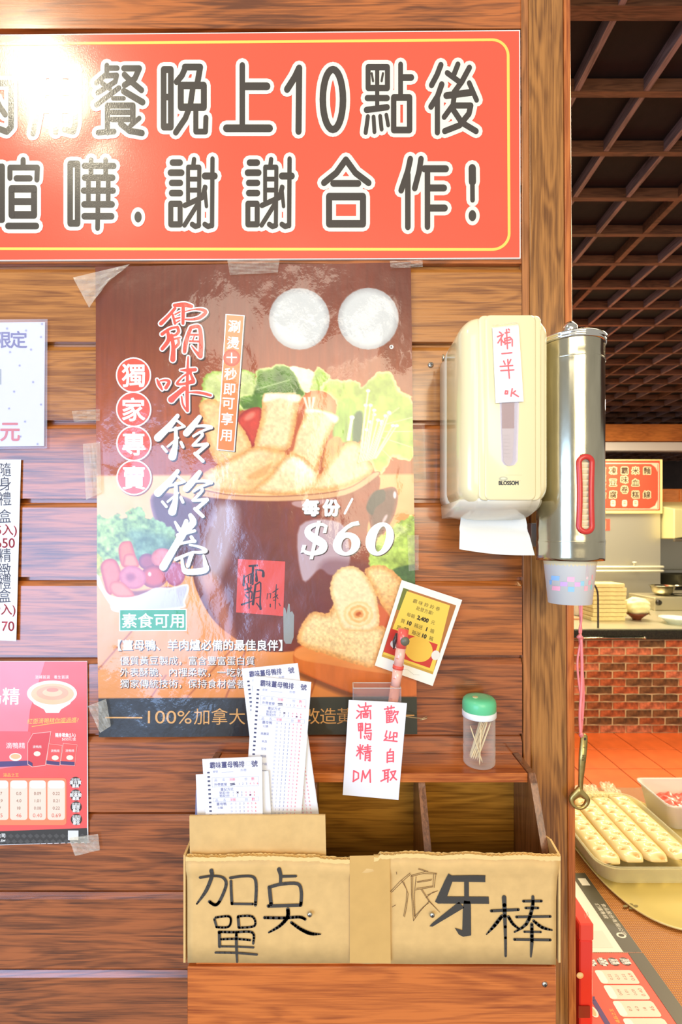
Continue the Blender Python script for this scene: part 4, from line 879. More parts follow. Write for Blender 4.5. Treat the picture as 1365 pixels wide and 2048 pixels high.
# green label
pr.rect(239, 1218, 373, 1262, W1, 1); pr.rect(241, 1220, 371, 1260.5, (48, 152, 88), 2)
pr.text('素食可用', 306, 1241, 31, W1, 3, width=122, fat=0.5)
for dx, col_, lay in ((1.5, SH, 2), (0, W1, 3)):
    pr.text('【薑母鴨、羊肉爐必備的最佳良伴】', 401 + dx, 1290 + dx, 23, col_, lay, width=328, fat=0.45)
    for y, t_ in ((1321, '優質黃豆製成，富含豐富蛋白質'), (1344, '外表酥脆、內裡柔軟，一吃就愛'), (1367, '獨家傳統技術，保持食材營養')):
        pr.text(t_, 240 + dx, y + dx, 19, col_, lay, anchor='l', width=270 if t_[0] != '獨' else 252)
GO = (222, 166, 96)
pr.text('100%', 340, 1434, 36, GO, 2, width=88)
for ch, x in zip('加拿大非基因改造黃豆', (404, 440, 475, 511, 546, 582, 624, 657, 690, 726)): pr.text(ch, x, 1432, 35, GO, 2)
pr.rect(210, 1434, 285, 1437, GO, 2); pr.rect(811, 1429, 829, 1431.5, GO, 2)
pr.ell(783.5, 694, 4.2, 4.2, (236, 230, 222), 2); pr.text('R', 783.5, 694, 6, SH, 3, fat=0.2)
# subdivide nothing: every piece is small against the sheet's ripples
pr.build('poster_print', film, food, lambda x, y, l: P(x, y, YP) + Vector((0, -wav(x, y) - 0.00025 - 0.00010 * l, 0)), 14)
tape = clear('clear tape', (255, 252, 240), 0.06, 0.04, 1.0, 160)
foil = clear('crumpled plastic film', (255, 250, 236), 0.05, 0.09, 1.0, 75)
def tp_(q, parent, y0=None, m_=None):
    y0 = y0 or D - 0.0105
    return sheet('tape', q, y0, m_ or tape, parent, 0.0002, 6, 6, lambda u, v: 0.0009 * math.sin(9 * u + 5 * v) * math.sin(7 * v))
tp_([(166, 888), (200, 884), (203, 985), (172, 1000)], food, m_=foil); tp_([(144, 822), (200, 818), (200, 842), (148, 844)], food)
tp_([(146, 555), (260, 528), (214, 566), (178, 615)], food, m_=foil); tp_([(176, 1412), (212, 1398), (222, 1452), (200, 1466)], food, m_=foil)
tp_([(455, 520), (560, 516), (556, 545), (460, 550)], food); tp_([(780, 522), (846, 520), (846, 534), (782, 536)], food)
tp_([(820, 850), (850, 848), (852, 960), (826, 965)], food); tp_([(815, 1070), (838, 1070), (838, 1140), (818, 1142)], food, m_=foil)

# ------------------------------------------------------------------ papers at the left
y0 = D - 0.003
n1 = thing('laminated_card', 'white laminated notice card with a red character at the left edge', 'notice', P(40, 897, y0))
cardq = [(-120, 640), (95, 638), (94, 897), (-120, 900)]
sheet('card_sheet', [(-120, 646), (90, 644), (88, 892), (-120, 894)], y0, paper, n1, 0.0006, 2, 2)
sheet('lamination', cardq, y0 - 0.0008, clear('lamination film', (240, 240, 255), 0.12, 0.06), n1, 0.0003, 2, 2)
pr = Print(); BL = (78, 78, 140)
pr.text('限', 6, 679, 36, BL, 1, fat=0.6); pr.text('定', 37, 679, 36, BL, 1, fat=0.6); pr.text('元', 20, 862, 42, (228, 70, 50), 1, fat=0.9); pr.rect(0.5, 738, 2, 769, (90, 120, 60), 1)
for x, y in ((82, 674), (62, 699), (20, 704), (39, 731), (66, 764), (28, 783), (82, 809), (50, 843), (41, 873), (75, 888), (18, 817), (52, 661), (14, 657), (84, 648)):
    for k in range(3): a_ = math.pi * k / 3; pr.stroke([(x - 2.2 * math.cos(a_), y - 2.2 * math.sin(a_)), (x + 2.2 * math.cos(a_), y + 2.2 * math.sin(a_))], 0.9, (166, 170, 190), 1)
pr.build('card_print', prt, n1, flat(y0 - 0.0001, 0.0002))
n2 = thing('handwritten_slip', 'narrow white slip with a handwritten column of dark and pink characters', 'notice', P(5, 1281, y0))
sheet('slip_sheet', [(-46, 919), (42, 919), (34, 1282), (-52, 1278)], y0, paper, n2, 0.0004, 2, 8, lambda u, v: 0.002 * u * v)
pr = Print(); HD = (74, 74, 84); HR = (232, 96, 104)
for ch, y in (('隨', 939), ('身', 967), ('禮', 997), ('盒', 1032), ('精', 1110), ('緻', 1140), ('禮', 1164), ('盒', 1191)): pr.text(ch, 10, y, 30, HD, 1, sx=0.9, rot=-0.05)
pr.text('(5入)', 10, 1059, 24, HR, 1, fat=0.3); pr.text('650', 11, 1086, 27, HR, 1, fat=0.3); pr.text('(9入)', 8, 1218, 24, HR, 1, fat=0.3); pr.text('1170', 6, 1252, 27, HR, 1, fat=0.3)
pr.build('slip_print', prt, n2, lambda x, y, l: P(x, y, y0) + Vector((0, -0.0003 - max(0, 0.0021 * (x + 46) / 88 * (y - 919) / 362), 0)))

def flyer_print(pr, full=True):
    """flyer artwork in photo px of the flyer on the wall (x to 174, y 1323..1688)"""
    pr.poly([(-150, 1323), (174, 1323), (174, 1656), (-150, 1668)], (244, 96, 92), 0)
    pr.poly([(-150, 1323), (90, 1323), (60, 1420), (50, 1530), (-150, 1560)], (250, 138, 150), 1)
    pr.text('鴨', -14, 1392, 36, W1, 2, fat=0.5); pr.text('精', 22, 1392, 36, W1, 2, fat=0.5)
    pr.text('滴', -50, 1392, 36, W1, 2, fat=0.5)
    pr.text('滋補首選　養生首選', 104, 1354, 7.5, W1, 2)
    pr.ell(104, 1387, 50, 26, (252, 240, 230), 2, 40); pr.poly([(54, 1387), (154, 1387), (140, 1408), (122, 1419), (118, 1426), (92, 1426), (88, 1419), (68, 1408)], (246, 236, 232), 2)
    pr.ell(105, 1388, 43, 21, (250, 196, 150), 3, 36); pr.ell(105, 1386, 32, 14, (250, 176, 140), 4, 32); pr.ell(105, 1385, 20, 8, (252, 202, 160), 5, 28); pr.ell(105, 1380, 12, 4, (244, 150, 124), 6, 24)
    pr.text('紅面滴鴨精你喝過嗎?', 106, 1441, 11.5, (250, 210, 110), 2, width=102, rot=-0.03, shear=0.2); pr.stroke([(64, 1453), (110, 1446), (152, 1444)], 1.3, (250, 200, 90), 2)
    pr.text('隨身禮盒(5入)', 131, 1470, 9, W1, 2, width=40, fat=0.2); pr.text('$650元/盒', 138, 1478, 7, W1, 2, width=28)
    pr.poly([(-60, 1462), (62, 1463), (60, 1524), (-60, 1530)], (240, 104, 110), 2); pr.poly([(-60, 1525), (60, 1521), (60, 1531), (-60, 1537)], (90, 70, 120), 3)
    pr.text('滴鴨精', 31, 1491, 13, W1, 3); pr.ell(31, 1514, 12.5, 8, (252, 236, 220), 4, 24); pr.ell(31, 1513, 10, 5, (250, 190, 140), 5, 20)
    for (qd, c1) in (([(56, 1486), (66, 1468), (101, 1464), (90, 1530), (65, 1533), (56, 1528)], (226, 78, 80)), ([(98, 1488), (124, 1491), (119, 1531), (93, 1528)], (236, 92, 84)), ([(127, 1487), (154, 1490), (149, 1531), (121, 1529)], (236, 92, 84))):
        cx_, cy_ = sum(a[0] for a in qd) / len(qd), sum(a[1] for a in qd) / len(qd)
        pr.poly([(cx_ + (a[0] - cx_) * 1.06, cy_ + (a[1] - cy_) * 1.04) for a in qd], (250, 190, 180), 4); pr.poly(qd, c1, 5)
        pr.text('滴鴨精', cx_ + 2, cy_ - 8, 6, W1, 6); pr.ell(cx_ + 2, cy_ + 6, 7, 5, (252, 232, 210), 6, 18)
        pr.poly([(qd[-1][0], qd[-1][1] - 7), (qd[-2][0], qd[-2][1] - 7), qd[-2], qd[-1]], (84, 66, 110), 7)
    pr.text('湯品之王', 22, 1550, 8, (250, 210, 110), 2)
    pr.rrect(-140, 1556, 133, 1650, 6, (250, 140, 100), 2)
    for k, (x0, x1) in enumerate(((-56, -21), (-17, 17), (20, 55), (58, 92), (95, 130))):
        pr.rrect(x0, 1561, x1, 1640, 6, (250, 222, 200), 3); pr.rrect(x0 + 2, 1561, x1 - 1, 1577, 6, (250, 244, 236), 4)
        cols = (('1.0', '3.0', '5', '20'), ('1.7', '4.9', '7', '25'), ('0.0', '4.0', '18', '46'), ('0.09', '1.01', '0.08', '0.40'), ('0.22', '0.21', '0.22', '0.69'))[k]
        for j, t_ in enumerate(cols): pr.text(t_, (x0 + x1) / 2, 1587 + 14.6 * j, 8.5 if j < 3 else 11, (150, 110, 90) if j < 3 else (226, 110, 90), 4)
    for k, y in enumerate((1565, 1590, 1614, 1639)):
        pr.ell(151 + k * 0.6, y, 11.2, 11.2, (74, 56, 48), 3, 30); pr.text('滴雞精', 151 + k * .6, y - 6, 6, W1, 4); pr.text(('蛋白質', '胺基酸', '膠原', '脂肪')[k], 151 + k * .6, y, 8, W1, 4, fat=0.2); pr.text(('最高', '最高', '最低', '最低')[k], 151 + k * .6, y + 7, 7, W1, 4, fat=0.2)
    pr.poly([(-150, 1668), (174, 1656), (176, 1684), (-150, 1694)], (64, 62, 60), 0)
    for k in range(24):
        for j in range(2): x = -140 + 13 * k + 6.5 * j; pr.poly([(x, 1672 + 11 * j - 0.02 * k), (x + 6, 1667 + 11 * j), (x + 12, 1672 + 11 * j), (x + 6, 1677 + 11 * j)], (84, 82, 80), 1)
    pr.rect(136, 1661, 157, 1680, (232, 232, 232), 2)
    pr.text('公司', 2, 1671, 9, W1, 2, fat=0.2); pr.text('.tw', 6, 1681, 8, W1, 2, fat=0.2); pr.rect(159, 1675, 170, 1676, (200, 200, 200), 2)
n3 = thing('red_flyer', 'pink and red flyer with a soup bowl taped low on the plank wall', 'flyer', P(50, 1690, y0))
sheet('flyer_sheet', [(-150, 1322), (174.5, 1322), (176.5, 1685), (-150, 1695)], y0, paper, n3, 0.0005, 2, 2)
pr = Print(); flyer_print(pr); pr.build('flyer_print', gloss, n3, flat(y0 - 0.0002, 0.00012))
tp_([(138, 1676), (196, 1668), (200, 1700), (150, 1712)], n3, D - 0.0045, foil)
# ------------------------------------------------------------------ paper towel dispenser
K = 0.8 / 0.62
cream_p = mat('cream plastic', (246, 230, 178), 0.30, coat=0.6, bump=0.03, bscale=40)
cream_d = mat('pale cream plastic', (242, 232, 206), 0.32, coat=0.5)
dx0, dx1, dz0, dz1 = 0.1622, 0.2890, CZ + 0.048, CZ + 0.3165
dcx, dcz, dhw, dhh = (dx0 + dx1) / 2, (dz0 + dz1) / 2, (dx1 - dx0) / 2, (dz1 - dz0) / 2
dsp = thing('towel_dispenser', 'cream plastic paper towel dispenser on the wooden wall', 'dispenser', (dcx, D, CZ + 0.02))
def shell(levels, r, m_, name, parent, cap0=True):
    bm = bmesh.new()
    rings(bm, [[(x, y, z) for x, z in rrect(dcx, dcz, dhw - i, dhh - i, max(r - i * 0.3, 0.004), 8)] for y, i in levels], cap0, True)
    return bm_obj(name, bm, m_, parent, True)
shell([(D - 0.0001, 0.0015), (0.742, 0.001), (0.7405, 0.0022)], 0.022, cream_d, 'base', dsp)
shell([(0.7395, 0.0022), (0.739, 0.0), (0.672, 0.0006), (0.660, 0.0022), (0.652, 0.006), (0.648, 0.012), (0.6462, 0.020)], 0.026, cream_p, 'cover', dsp)
# raised middle panel with a stepped edge
bm = bmesh.new()
px0, px1 = (958 - CX) / F * 0.645, (1083 - CX) / F * 0.645
for (a, b, y_) in ((px0, px1, 0.6448), (px0 + 0.008, px1 - 0.008, 0.6432)):
    rings(bm, [[(x, yy, z) for x, z in rrect((a + b) / 2, dcz + 0.001, (b - a) / 2 - i, dhh - 0.006 - i, 0.008, 5)] for yy, i in ((0.660, 0), (y_ + 0.001, 0), (y_, 0.0015))], False, True)
bm_obj('front_panel', bm, cream_p, dsp, True)
# curved chin under the cover
bm = bmesh.new(); rs = []
for x, s_ in ((dx0 + 0.003, 0.80), (dx0 + 0.02, 0.95), (px0, 1), (px0 + 0.001, 1.03), (px0 + 0.012, 1.03), (px0 + 0.013, 1.06), (px1 - 0.013, 1.06), (px1 - 0.012, 1.03), (px1, 1.03), (px1 + 0.001, 1), (dx1 - 0.015, 0.9), (dx1 - 0.003, 0.72)):
    r_ = []
    for a_ in range(0, 11):
        t_ = math.pi / 2 * a_ / 10
        r_.append((x, 0.735 - 0.085 * math.cos(t_) * s_, dz0 + 0.010 - 0.026 * math.sin(t_) * s_))
    r_.append((x, 0.792, dz0 - 0.012)); r_.append((x, 0.796, dz0 + 0.010)); rs.append(r_)
rings(bm, rs); bm_obj('chin', bm, cream_d, dsp, True)
# lock on the left side
bm = lathe([(0.0055, 0), (0.0055, 0.002), (0.004, 0.0026), (0, 0.0026)], 0, 0, 20); bmesh.ops.rotate(bm, cent=(0, 0, 0), matrix=Matrix.Rotation(-math.pi / 2, 3, 'Y'), verts=bm.verts[:])
bmesh.ops.translate(bm, verts=bm.verts[:], vec=(dx0 - 0.0001, 0.762, CZ + (CY - 716) / F * 0.762)); bm_obj('lock', bm, steel, dsp, True)
# sight window: brown recess, paper stack edge, clear pane
YW = 0.6431
wq = [(1000, 770), (1040, 770), (1035, 922), (1004, 922)]
def wpoly(q, y_, name, m_, parent, th=0.0004, round_=True):
    pts = [P(*a, y_) for a in q]
    if round_:
        pts = pts[:2] + [P(q[2][0], q[2][1], y_), P(q[2][0] - 6, q[2][1] + 8, y_), P((q[2][0] + q[3][0]) / 2, q[2][1] + 10, y_), P(q[3][0] + 6, q[3][1] + 8, y_), P(q[3][0], q[3][1], y_)]
    bm = bmesh.new(); rings(bm, [[p_ + Vector((0, th, 0)) for p_ in pts], pts]); return bm_obj(name, bm, m_, parent)
wpoly([(999, 770), (1040, 770), (1036, 922), (1003, 922)], YW, 'window_frame', mat('window frame', (206, 196, 200), 0.25), dsp)
wpoly([(1004, 770), (1030, 770), (1029, 858), (1005, 858)], YW - 0.0005, 'window_recess', mat('window brown', (168, 110, 76), 0.35), dsp, round_=False)
ws_ = wpoly([(1005, 857), (1029, 857), (1026, 922), (1008, 922)], YW - 0.0007, 'paper_stack', mat('paper edge', (222, 204, 184), 0.5), dsp, round_=True)
for k in range(7): bx('sheet_edge', P(1006, 0, YW).x, P(1020, 0, YW).x, YW - 0.0010, YW - 0.00072, P(0, 872 + 7 * k, YW).z, P(0, 871.4 + 7 * k, YW).z, mat('paper line', (196, 176, 156), 0.6), ws_, 0)
wpoly([(1001, 770), (1038, 770), (1033, 922), (1006, 922)], YW - 0.0016, 'window_pane', clear('sight pane', (235, 232, 240), 0.05, 0.12), dsp)
pr = Print(); pr.text('BLOSSOM', 1018, 966, 10.8, (40, 44, 50), 1, width=39, fat=0.5)
pr.ell(1007.5, 957.5, 9, 4.5, (196, 192, 160), 1, 24); pr.ell(1007.5, 957, 5, 2, (226, 222, 190), 2, 18); pr.stroke([(1012, 950), (1045, 950)], 0.7, (226, 206, 160), 1); pr.stroke([(1020, 960.5), (1042, 961)], 0.5, (206, 196, 160), 1)
pr.build('brand_lettering', prt, dsp, flat(0.6431, 0.0001))
# towel hanging out
tw = thing('paper_towel', 'white paper towel hanging out of the dispenser', 'paper towel', P(985, 1108, 0.715))
tq = [(922, 1030), (1050, 1030), (1063, 1110), (915, 1098)]
V = []; Fc = []; nx_, ny_ = 18, 12
for side in (0, 1):
    for j in range(ny_ + 1):
        for i in range(nx_ + 1):
            u_, v_ = i / nx_, j / ny_; q_ = [np.array(a, float) for a in tq]
            p_ = q_[0] * (1 - u_) * (1 - v_) + q_[1] * u_ * (1 - v_) + q_[2] * u_ * v_ + q_[3] * (1 - u_) * v_
            p_[1] += 4 * math.sin(u_ * math.pi) * v_
            fold = 0.010 * (1 - v_) ** 2 * math.cos((u_ - 0.5) * math.pi) + 0.004 * math.exp(-((v_ - 0.38 - 0.35 * (0.25 - (u_ - 0.5) ** 2) * -1) ** 2) / 0.006)
            w0 = P(p_[0], p_[1], 0.72); V.append((w0.x, 0.718 + side * 0.0006 + fold - 0.012 * v_ ** 1.5, w0.z))
n = (nx_ + 1) * (ny_ + 1)
for side in (0, 1):
    for j in range(ny_):
        for i in range(nx_):
            a = side * n + j * (nx_ + 1) + i; f_ = [a, a + nx_ + 1, a + nx_ + 2, a + 1]; Fc.append(f_ if side == 0 else f_[::-1])
mesh_obj('towel_sheet', V, Fc, mat('towel paper', (240, 238, 228), 0.7, bump=0.1, bscale=200), tw, True)
# note taped to the dispenser
nt_ = thing('taped_note', 'white paper strip with pink handwriting taped on the cream towel dispenser', 'note', P(1018, 806, 0.641))
nq = [(985, 641), (1037, 634), (1048, 803), (992, 806)]
bend = lambda u_, v_: -0.010 * max(0, 0.10 - v_) / 0.10 + 0.0
sheet('note_sheet', nq, 0.6408, paper, nt_, 0.0003, 4, 20, bend)
sheet('tape', [(986, 642), (1038, 635), (1039, 652), (987, 656)], 0.6400, tape, nt_, 0.0002, 3, 6, lambda u_, v_: -0.009 * max(0, 0.6 - v_) / 0.6)
pr = Print(); NR = (240, 110, 112)
Nq = lambda L: [(870 + x / 5.25, 620 + y / 5.25) for x, y in L]
for L in ([(680, 230), (700, 245)], [(660, 280), (720, 255), (665, 345)], [(700, 300), (700, 370)], [(700, 310), (725, 340)], [(740, 240), (785, 232)], [(775, 200), (785, 210)], [(755, 205), (765, 405)], [(735, 300), (740, 360)], [(735, 298), (790, 285), (815, 310), (815, 378)], [(745, 320), (795, 312)], [(745, 350), (795, 342)],
          [(706, 458), (810, 448)], [(725, 535), (740, 570)], [(800, 520), (782, 560)], [(688, 592), (820, 582)], [(695, 636), (832, 628)], [(768, 520), (785, 715)],
          [(745, 848), (740, 880), (765, 880), (768, 850), (745, 848)], [(815, 825), (802, 905)], [(850, 848), (820, 870), (880, 908)]):
    pr.stroke(Nq(L), 2.8, NR, 1)
pr.build('note_writing', prt, nt_, flat(0.6404, 0.0001))
# ------------------------------------------------------------------ cup dispenser
cx_, cy_, cr_ = 0.3388, 0.700, 0.0470
cd = thing('cup_dispenser', 'steel tube cup dispenser with a red rubber-edged slot', 'dispenser', (cx_, cy_, CZ - 0.0305))
zb, ztp = CZ - 0.0302, CZ + 0.2960
zs = sorted(set([zb + (ztp - zb) * i / 60 for i in range(61)])); NA = 120
slot = lambda a_, z: abs(math.sin(a_ + math.pi / 2) * 0 + (a_ + math.pi / 2)) * cr_ < 0.0072 and CZ + 0.012 < z < CZ + 0.107
bm = bmesh.new(); grid = []
for z in zs:
    dent = 0.0
    for z0_ in (CZ + 0.2620, CZ - 0.0025): dent += 0.0006 * math.exp(-((z - z0_) / 0.0025) ** 2)
    grid.append([bm.verts.new((cx_ + (cr_ + dent) * math.cos(-math.pi / 2 + 2 * math.pi * i / NA), cy_ + (cr_ + dent) * math.sin(-math.pi / 2 + 2 * math.pi * i / NA), z)) for i in range(NA)])
for j in range(len(zs) - 1):
    for i in range(NA):
        ac = 2 * math.pi * (i + 0.5) / NA; ac = ac - 2 * math.pi if ac > math.pi else ac
        if abs(ac) * cr_ < 0.0082 and CZ + 0.0125 < (zs[j] + zs[j + 1]) / 2 < CZ + 0.116: continue
        bm.faces.new((grid[j][i], grid[j][(i + 1) % NA], grid[j + 1][(i + 1) % NA], grid[j + 1][i]))
tubeo = bm_obj('tube', bm, steel, cd, True)
so = tubeo.modifiers.new('s', 'SOLIDIFY'); so.thickness = 0.0008; so.offset = -1
for nm, z0_ in (('upper_bead', CZ + 0.2620), ('lower_bead', CZ - 0.0025)):
    bm = bmesh.new(); rings(bm, [[(cx_ + (cr_ + r_) * math.cos(2 * math.pi * i / 64), cy_ + (cr_ + r_) * math.sin(2 * math.pi * i / 64), z0_ + z_) for i in range(64)] for r_, z_ in ((0.0002, -0.0012), (0.0011, 0), (0.0002, 0.0012))], False, False)
    bm_obj(nm, bm, steel, cd, True)
bm = lathe([(cr_ + 0.0004, ztp - 0.009), (cr_ + 0.0022, ztp - 0.008), (cr_ + 0.0022, ztp - 0.005), (cr_ + 0.0014, ztp - 0.004), (cr_ + 0.003, ztp - 0.0025), (cr_ + 0.003, ztp), (cr_ + 0.001, ztp + 0.0015), (0.010, ztp + 0.004), (0, ztp + 0.004)], cx_, cy_, 72)
bm_obj('lid', bm, chrome, cd, True)
bm = lathe([(0.0085, ztp + 0.004), (0.0075, ztp + 0.010), (0.0105, ztp + 0.016), (0.0108, ztp + 0.024), (0.007, ztp + 0.030), (0, ztp + 0.031)], cx_, cy_, 28)
bm_obj('lid_knob', bm, chrome, cd, True)
# red rubber edging around the slot, following the tube
path = []
zA, zB, hw_ = CZ + 0.020, CZ + 0.1085, 0.0094
for k in range(13): a_ = math.pi * k / 12; path.append((hw_ * math.cos(a_), zB + 0.0085 * math.sin(a_)))
for k in range(8): path.append((-hw_ + 0.0012 * math.sin(math.pi * (k + 1) / 9), zB - (zB - zA) * (k + 1) / 9))
for k in range(13): a_ = math.pi + math.pi * k / 12; path.append((hw_ * math.cos(a_), zA + 0.0085 * math.sin(a_)))
for k in range(8): path.append((hw_ - 0.0012 * math.sin(math.pi * (k + 1) / 9), zA + (zB - zA) * (k + 1) / 9))
def onT(s_, z, off): a_ = -math.pi / 2 + s_ / cr_; return Vector((cx_ + (cr_ + off) * math.cos(a_), cy_ + (cr_ + off) * math.sin(a_), z))
bm = bmesh.new(); rs = []; n = len(path)
for i, (s_, z) in enumerate(path):
    s0, z0_ = path[i - 1]; s1, z1_ = path[(i + 1) % n]; tx, tz = s1 - s0, z1_ - z0_; l_ = math.hypot(tx, tz); nx_, nz_ = tz / l_, -tx / l_
    rs.append([onT(s_ + nx_ * o_, z + nz_ * o_, h_) for o_, h_ in ((0.0036, -0.0010), (0.0038, 0.0010), (0.0026, 0.0022), (0, 0.0026), (-0.0026, 0.0022), (-0.0036, 0.0010), (-0.0034, -0.0016))])
rings(bm, rs + [rs[0]], False, False); bmesh.ops.remove_doubles(bm, verts=bm.verts[:], dist=1e-6)
bm_obj('rubber_edging', bm, mat('red rubber', (206, 48, 40), 0.35, coat=0.3), cd, True)
bx('bracket', P(1062, 0, 0.745).x, cx_ - 0.012, 0.742, D - 0.0075, P(0, 1094, 0.745).z, P(0, 1046, 0.745).z, mat('bracket steel', (168, 172, 176), 0.35, 0.9), cd, 0.001)
# cups: one hanging, the rest nested above it
cupm = mat('cup paper', (242, 240, 232), 0.5)
def cup_bm(rb, rt, h_, z0_, x_, y_):
    return lathe([(0, z0_ + 0.004), (rb - 0.001, z0_ + 0.004), (rb - 0.0008, z0_), (rb, z0_), (rt, z0_ + h_), (rt + 0.0014, z0_ + h_ + 0.0006), (rt + 0.0014, z0_ + h_ - 0.0012), (rt - 0.0002, z0_ + h_ - 0.0008), (rb + 0.0, z0_ + 0.0045)], x_, y_, 48)
HZ, HH = CZ - 0.0945, 0.083
cup = thing('paper_cup', 'white paper cup with pastel checks hanging out of the steel cup dispenser', 'cup', (cx_, cy_, HZ))
bm_obj('cup_body', cup_bm(0.0302, 0.0385, HH, HZ, cx_, cy_), cupm, cup, True)
pr = Print()
G1 = lambda x, y: ((x - 1060 * 1) , y)
def cupplace(px_, py_, l):
    z = CZ + (CY - py_) / F * (cy_ - 0.030); r_ = 0.0302 + (0.0385 - 0.0302) * (z - HZ) / HH
    off_ = (px_ - CX) / F * (cy_ - 0.030 * 0.9) - cx_
    s_ = max(-0.985, min(0.985, off_ / r_)); a_ = math.asin(s_); r2_ = r_ + 0.00012 + 0.00005 * l
    return Vector((cx_ + r2_ * math.sin(a_), cy_ - r2_ * math.cos(a_), z))
Cq = lambda x, y: (1060 + x / 8.53, 1040 + y / 8.53)
for (x0, y0_, x1, y1, c_) in ((350, 962, 392, 1045, (176, 130, 206)), (455, 965, 535, 1045, (150, 196, 244)), (630, 970, 733, 1052, (250, 184, 206)), (1040, 935, 1072, 1020, (250, 172, 170)), (405, 1050, 465, 1128, (140, 186, 240)), (547, 1060, 637, 1135, (212, 172, 226)), (737, 1058, 830, 1135, (226, 176, 214)), (830, 1040, 895, 1118, (156, 208, 222)), (975, 1028, 1032, 1108, (240, 176, 184)), (372, 1130, 415, 1210, (120, 172, 230)), (473, 1142, 552, 1222, (250, 176, 200)), (648, 1142, 738, 1225, (150, 200, 232)), (900, 1122, 970, 1210, (246, 180, 186)), (1036, 1108, 1068, 1190, (156, 214, 210))):
    nseg = 5
    for k in range(nseg):
        a, b = Cq(x0 + (x1 - x0) * k / nseg, y0_), Cq(x0 + (x1 - x0) * (k + 1) / nseg, y1); pr.rect(a[0], a[1], b[0], b[1], c_, 1)
for k in range(14):
    for x in (915, 940, 965): a = Cq(x, 745 + 16 * k); pr.rect(a[0], a[1], a[0] + 1.0, a[1] + 0.9, (216, 160, 170), 1)
a = Cq(925, 965); pr.rect(a[0], a[1], a[0] + 4.5, a[1] + 5, (246, 206, 206), 1)
pr.build('printed_checks', prt, cup, cupplace)
stack0 = None
for k in range(17):
    z0_ = HZ + 0.012 + 0.0082 * (k + 1)
    nm = 'white paper cup nested in the stack inside the steel cup dispenser'
    if stack0 is None:
        bm = lathe([(0.0302, 0.0), (0.0410, 0.070), (0.0433, 0.0745), (0.0443, 0.0765), (0.0433, 0.078), (0.0415, 0.0765)], 0, 0, 40)
        stack0 = bm_obj('paper_cup', bm, mat('cup rim paper', (244, 226, 178), 0.5), None, True, base=(0, 0, 0)); o = stack0
    else: o = stack0.copy(); C.objects.link(o)
    o.location = (cx_, cy_, z0_); tag(o, nm, 'cup', 'paper cups nested in the steel tube')

# ------------------------------------------------------------------ pink cord and bottle opener
YO = 0.785
cord = thing('pink_cord', 'pink plastic cord hanging down the edge of the post', 'cord', P(1163, 1475, YO))
pk = mat('pink raffia', (250, 140, 136), 0.35, coat=0.3)
for k, L in enumerate(([(1158, 1140), (1161, 1220), (1163, 1262), (1160, 1276), (1166, 1340), (1168, 1400), (1163, 1470)], [(1162, 1140), (1164, 1230), (1160, 1262), (1163, 1276), (1156, 1320), (1158, 1360), (1165, 1410), (1166, 1440)], [(1163, 1276), (1165, 1330), (1164, 1380), (1161, 1430), (1163, 1474)])):
    pts = smooth_pts([(*L_, 0) for L_ in L], 5)
    bm_obj('strand', tube([P(x, y, YO - 0.002 * k) for x, y, _ in pts], 0.0019 if k != 2 else 0.0026, 7), pk, cord, True)
bm = tube([P(1155, 1275, YO - 0.004), P(1160, 1272, YO - 0.006), P(1167, 1277, YO - 0.004)], [0.002, 0.0045, 0.002], 8); bm_obj('knot', bm, pk, cord, True)
bm = tube([P(1160, 1471, YO - 0.004), P(1163, 1467, YO - 0.006), P(1167, 1472, YO - 0.004)], [0.002, 0.004, 0.002], 8); bm_obj('knot', bm, pk, cord, True)
op = thing('bottle_opener', 'old brass-coloured bottle opener hanging from the pink cord', 'opener', P(1162, 1620, YO - 0.003))
brass = mat('worn brass', (196, 172, 104), 0.35, 0.85, bump=0.2, bscale=90, var=0.2)
hp = [(1164, 1470, 6.5), (1172, 1473, 7), (1172, 1482, 6.5)]
def plate(outer, inner, y_, th, name, m_, parent):
    bm = bmesh.new(); n = len(outer)
    def ringp(L, yy, inset=0): return [P(a, b, y_) + Vector((0, yy - y_, 0)) for a, b in L]
    o1, o0 = ringp(outer, y_), ringp(outer, y_ + th)
    if inner:
        i1, i0 = ringp(inner, y_), ringp(inner, y_ + th); vr = [[bm.verts.new(p_) for p_ in r_] for r_ in (o1, o0, i0, i1)]
        for a, b in ((0, 1), (1, 2), (2, 3), (3, 0)):
            for i in range(n): bm.faces.new((vr[a][i], vr[a][(i + 1) % n], vr[b][(i + 1) % n], vr[b][i]))
    else: rings(bm, [o1, o0])
    bmesh.ops.bevel(bm, geom=[e for e in bm.edges if e.calc_face_angle(0) > 0.8], offset=0.0008, segments=2, affect='EDGES', clamp_overlap=True)
    return bm_obj(name, bm, m_, parent, True)
ho = smooth_pts([(1164, 1478), (1166, 1471), (1172, 1469), (1176, 1474), (1175, 1500), (1172, 1530), (1168, 1560), (1166, 1582), (1160, 1582), (1160, 1545), (1161, 1510)], 3, True)
plate(ho, None, YO - 0.006, 0.0045, 'handle', brass, op)
N_ = 36
lo_ = []; li_ = []
for k in range(N_):
    a_ = 2 * math.pi * k / N_
    sx_, sy_ = math.sin(a_), -math.cos(a_)
    w_ = 20.5 if sy_ > 0 else 20.5 * (1 - 0.72 * max(0, -sy_) ** 1.3)
    lo_.append((1161 + w_ * sx_, 1599 + (21 if sy_ > 0 else 24) * sy_)); li_.append((1161 + w_ * 0.60 * sx_, 1603 + (12 if sy_ > 0 else 9) * sy_))
plate(lo_, li_, YO - 0.0065, 0.0055, 'ring', brass, op)
pr = Print(); pr.text('RM', 1168.5, 1516, 9, (104, 88, 44), 1, rot=-math.pi / 2 + 0.1, fat=0.3); pr.stroke([(1167, 1494), (1173, 1496)], 1.0, (120, 100, 56), 1); pr.ell(1171, 1478, 2.4, 3.0, (70, 52, 34), 1, 14)
pr.build('stamped_letters', prt, op, flat(YO - 0.0062, 0.0001))

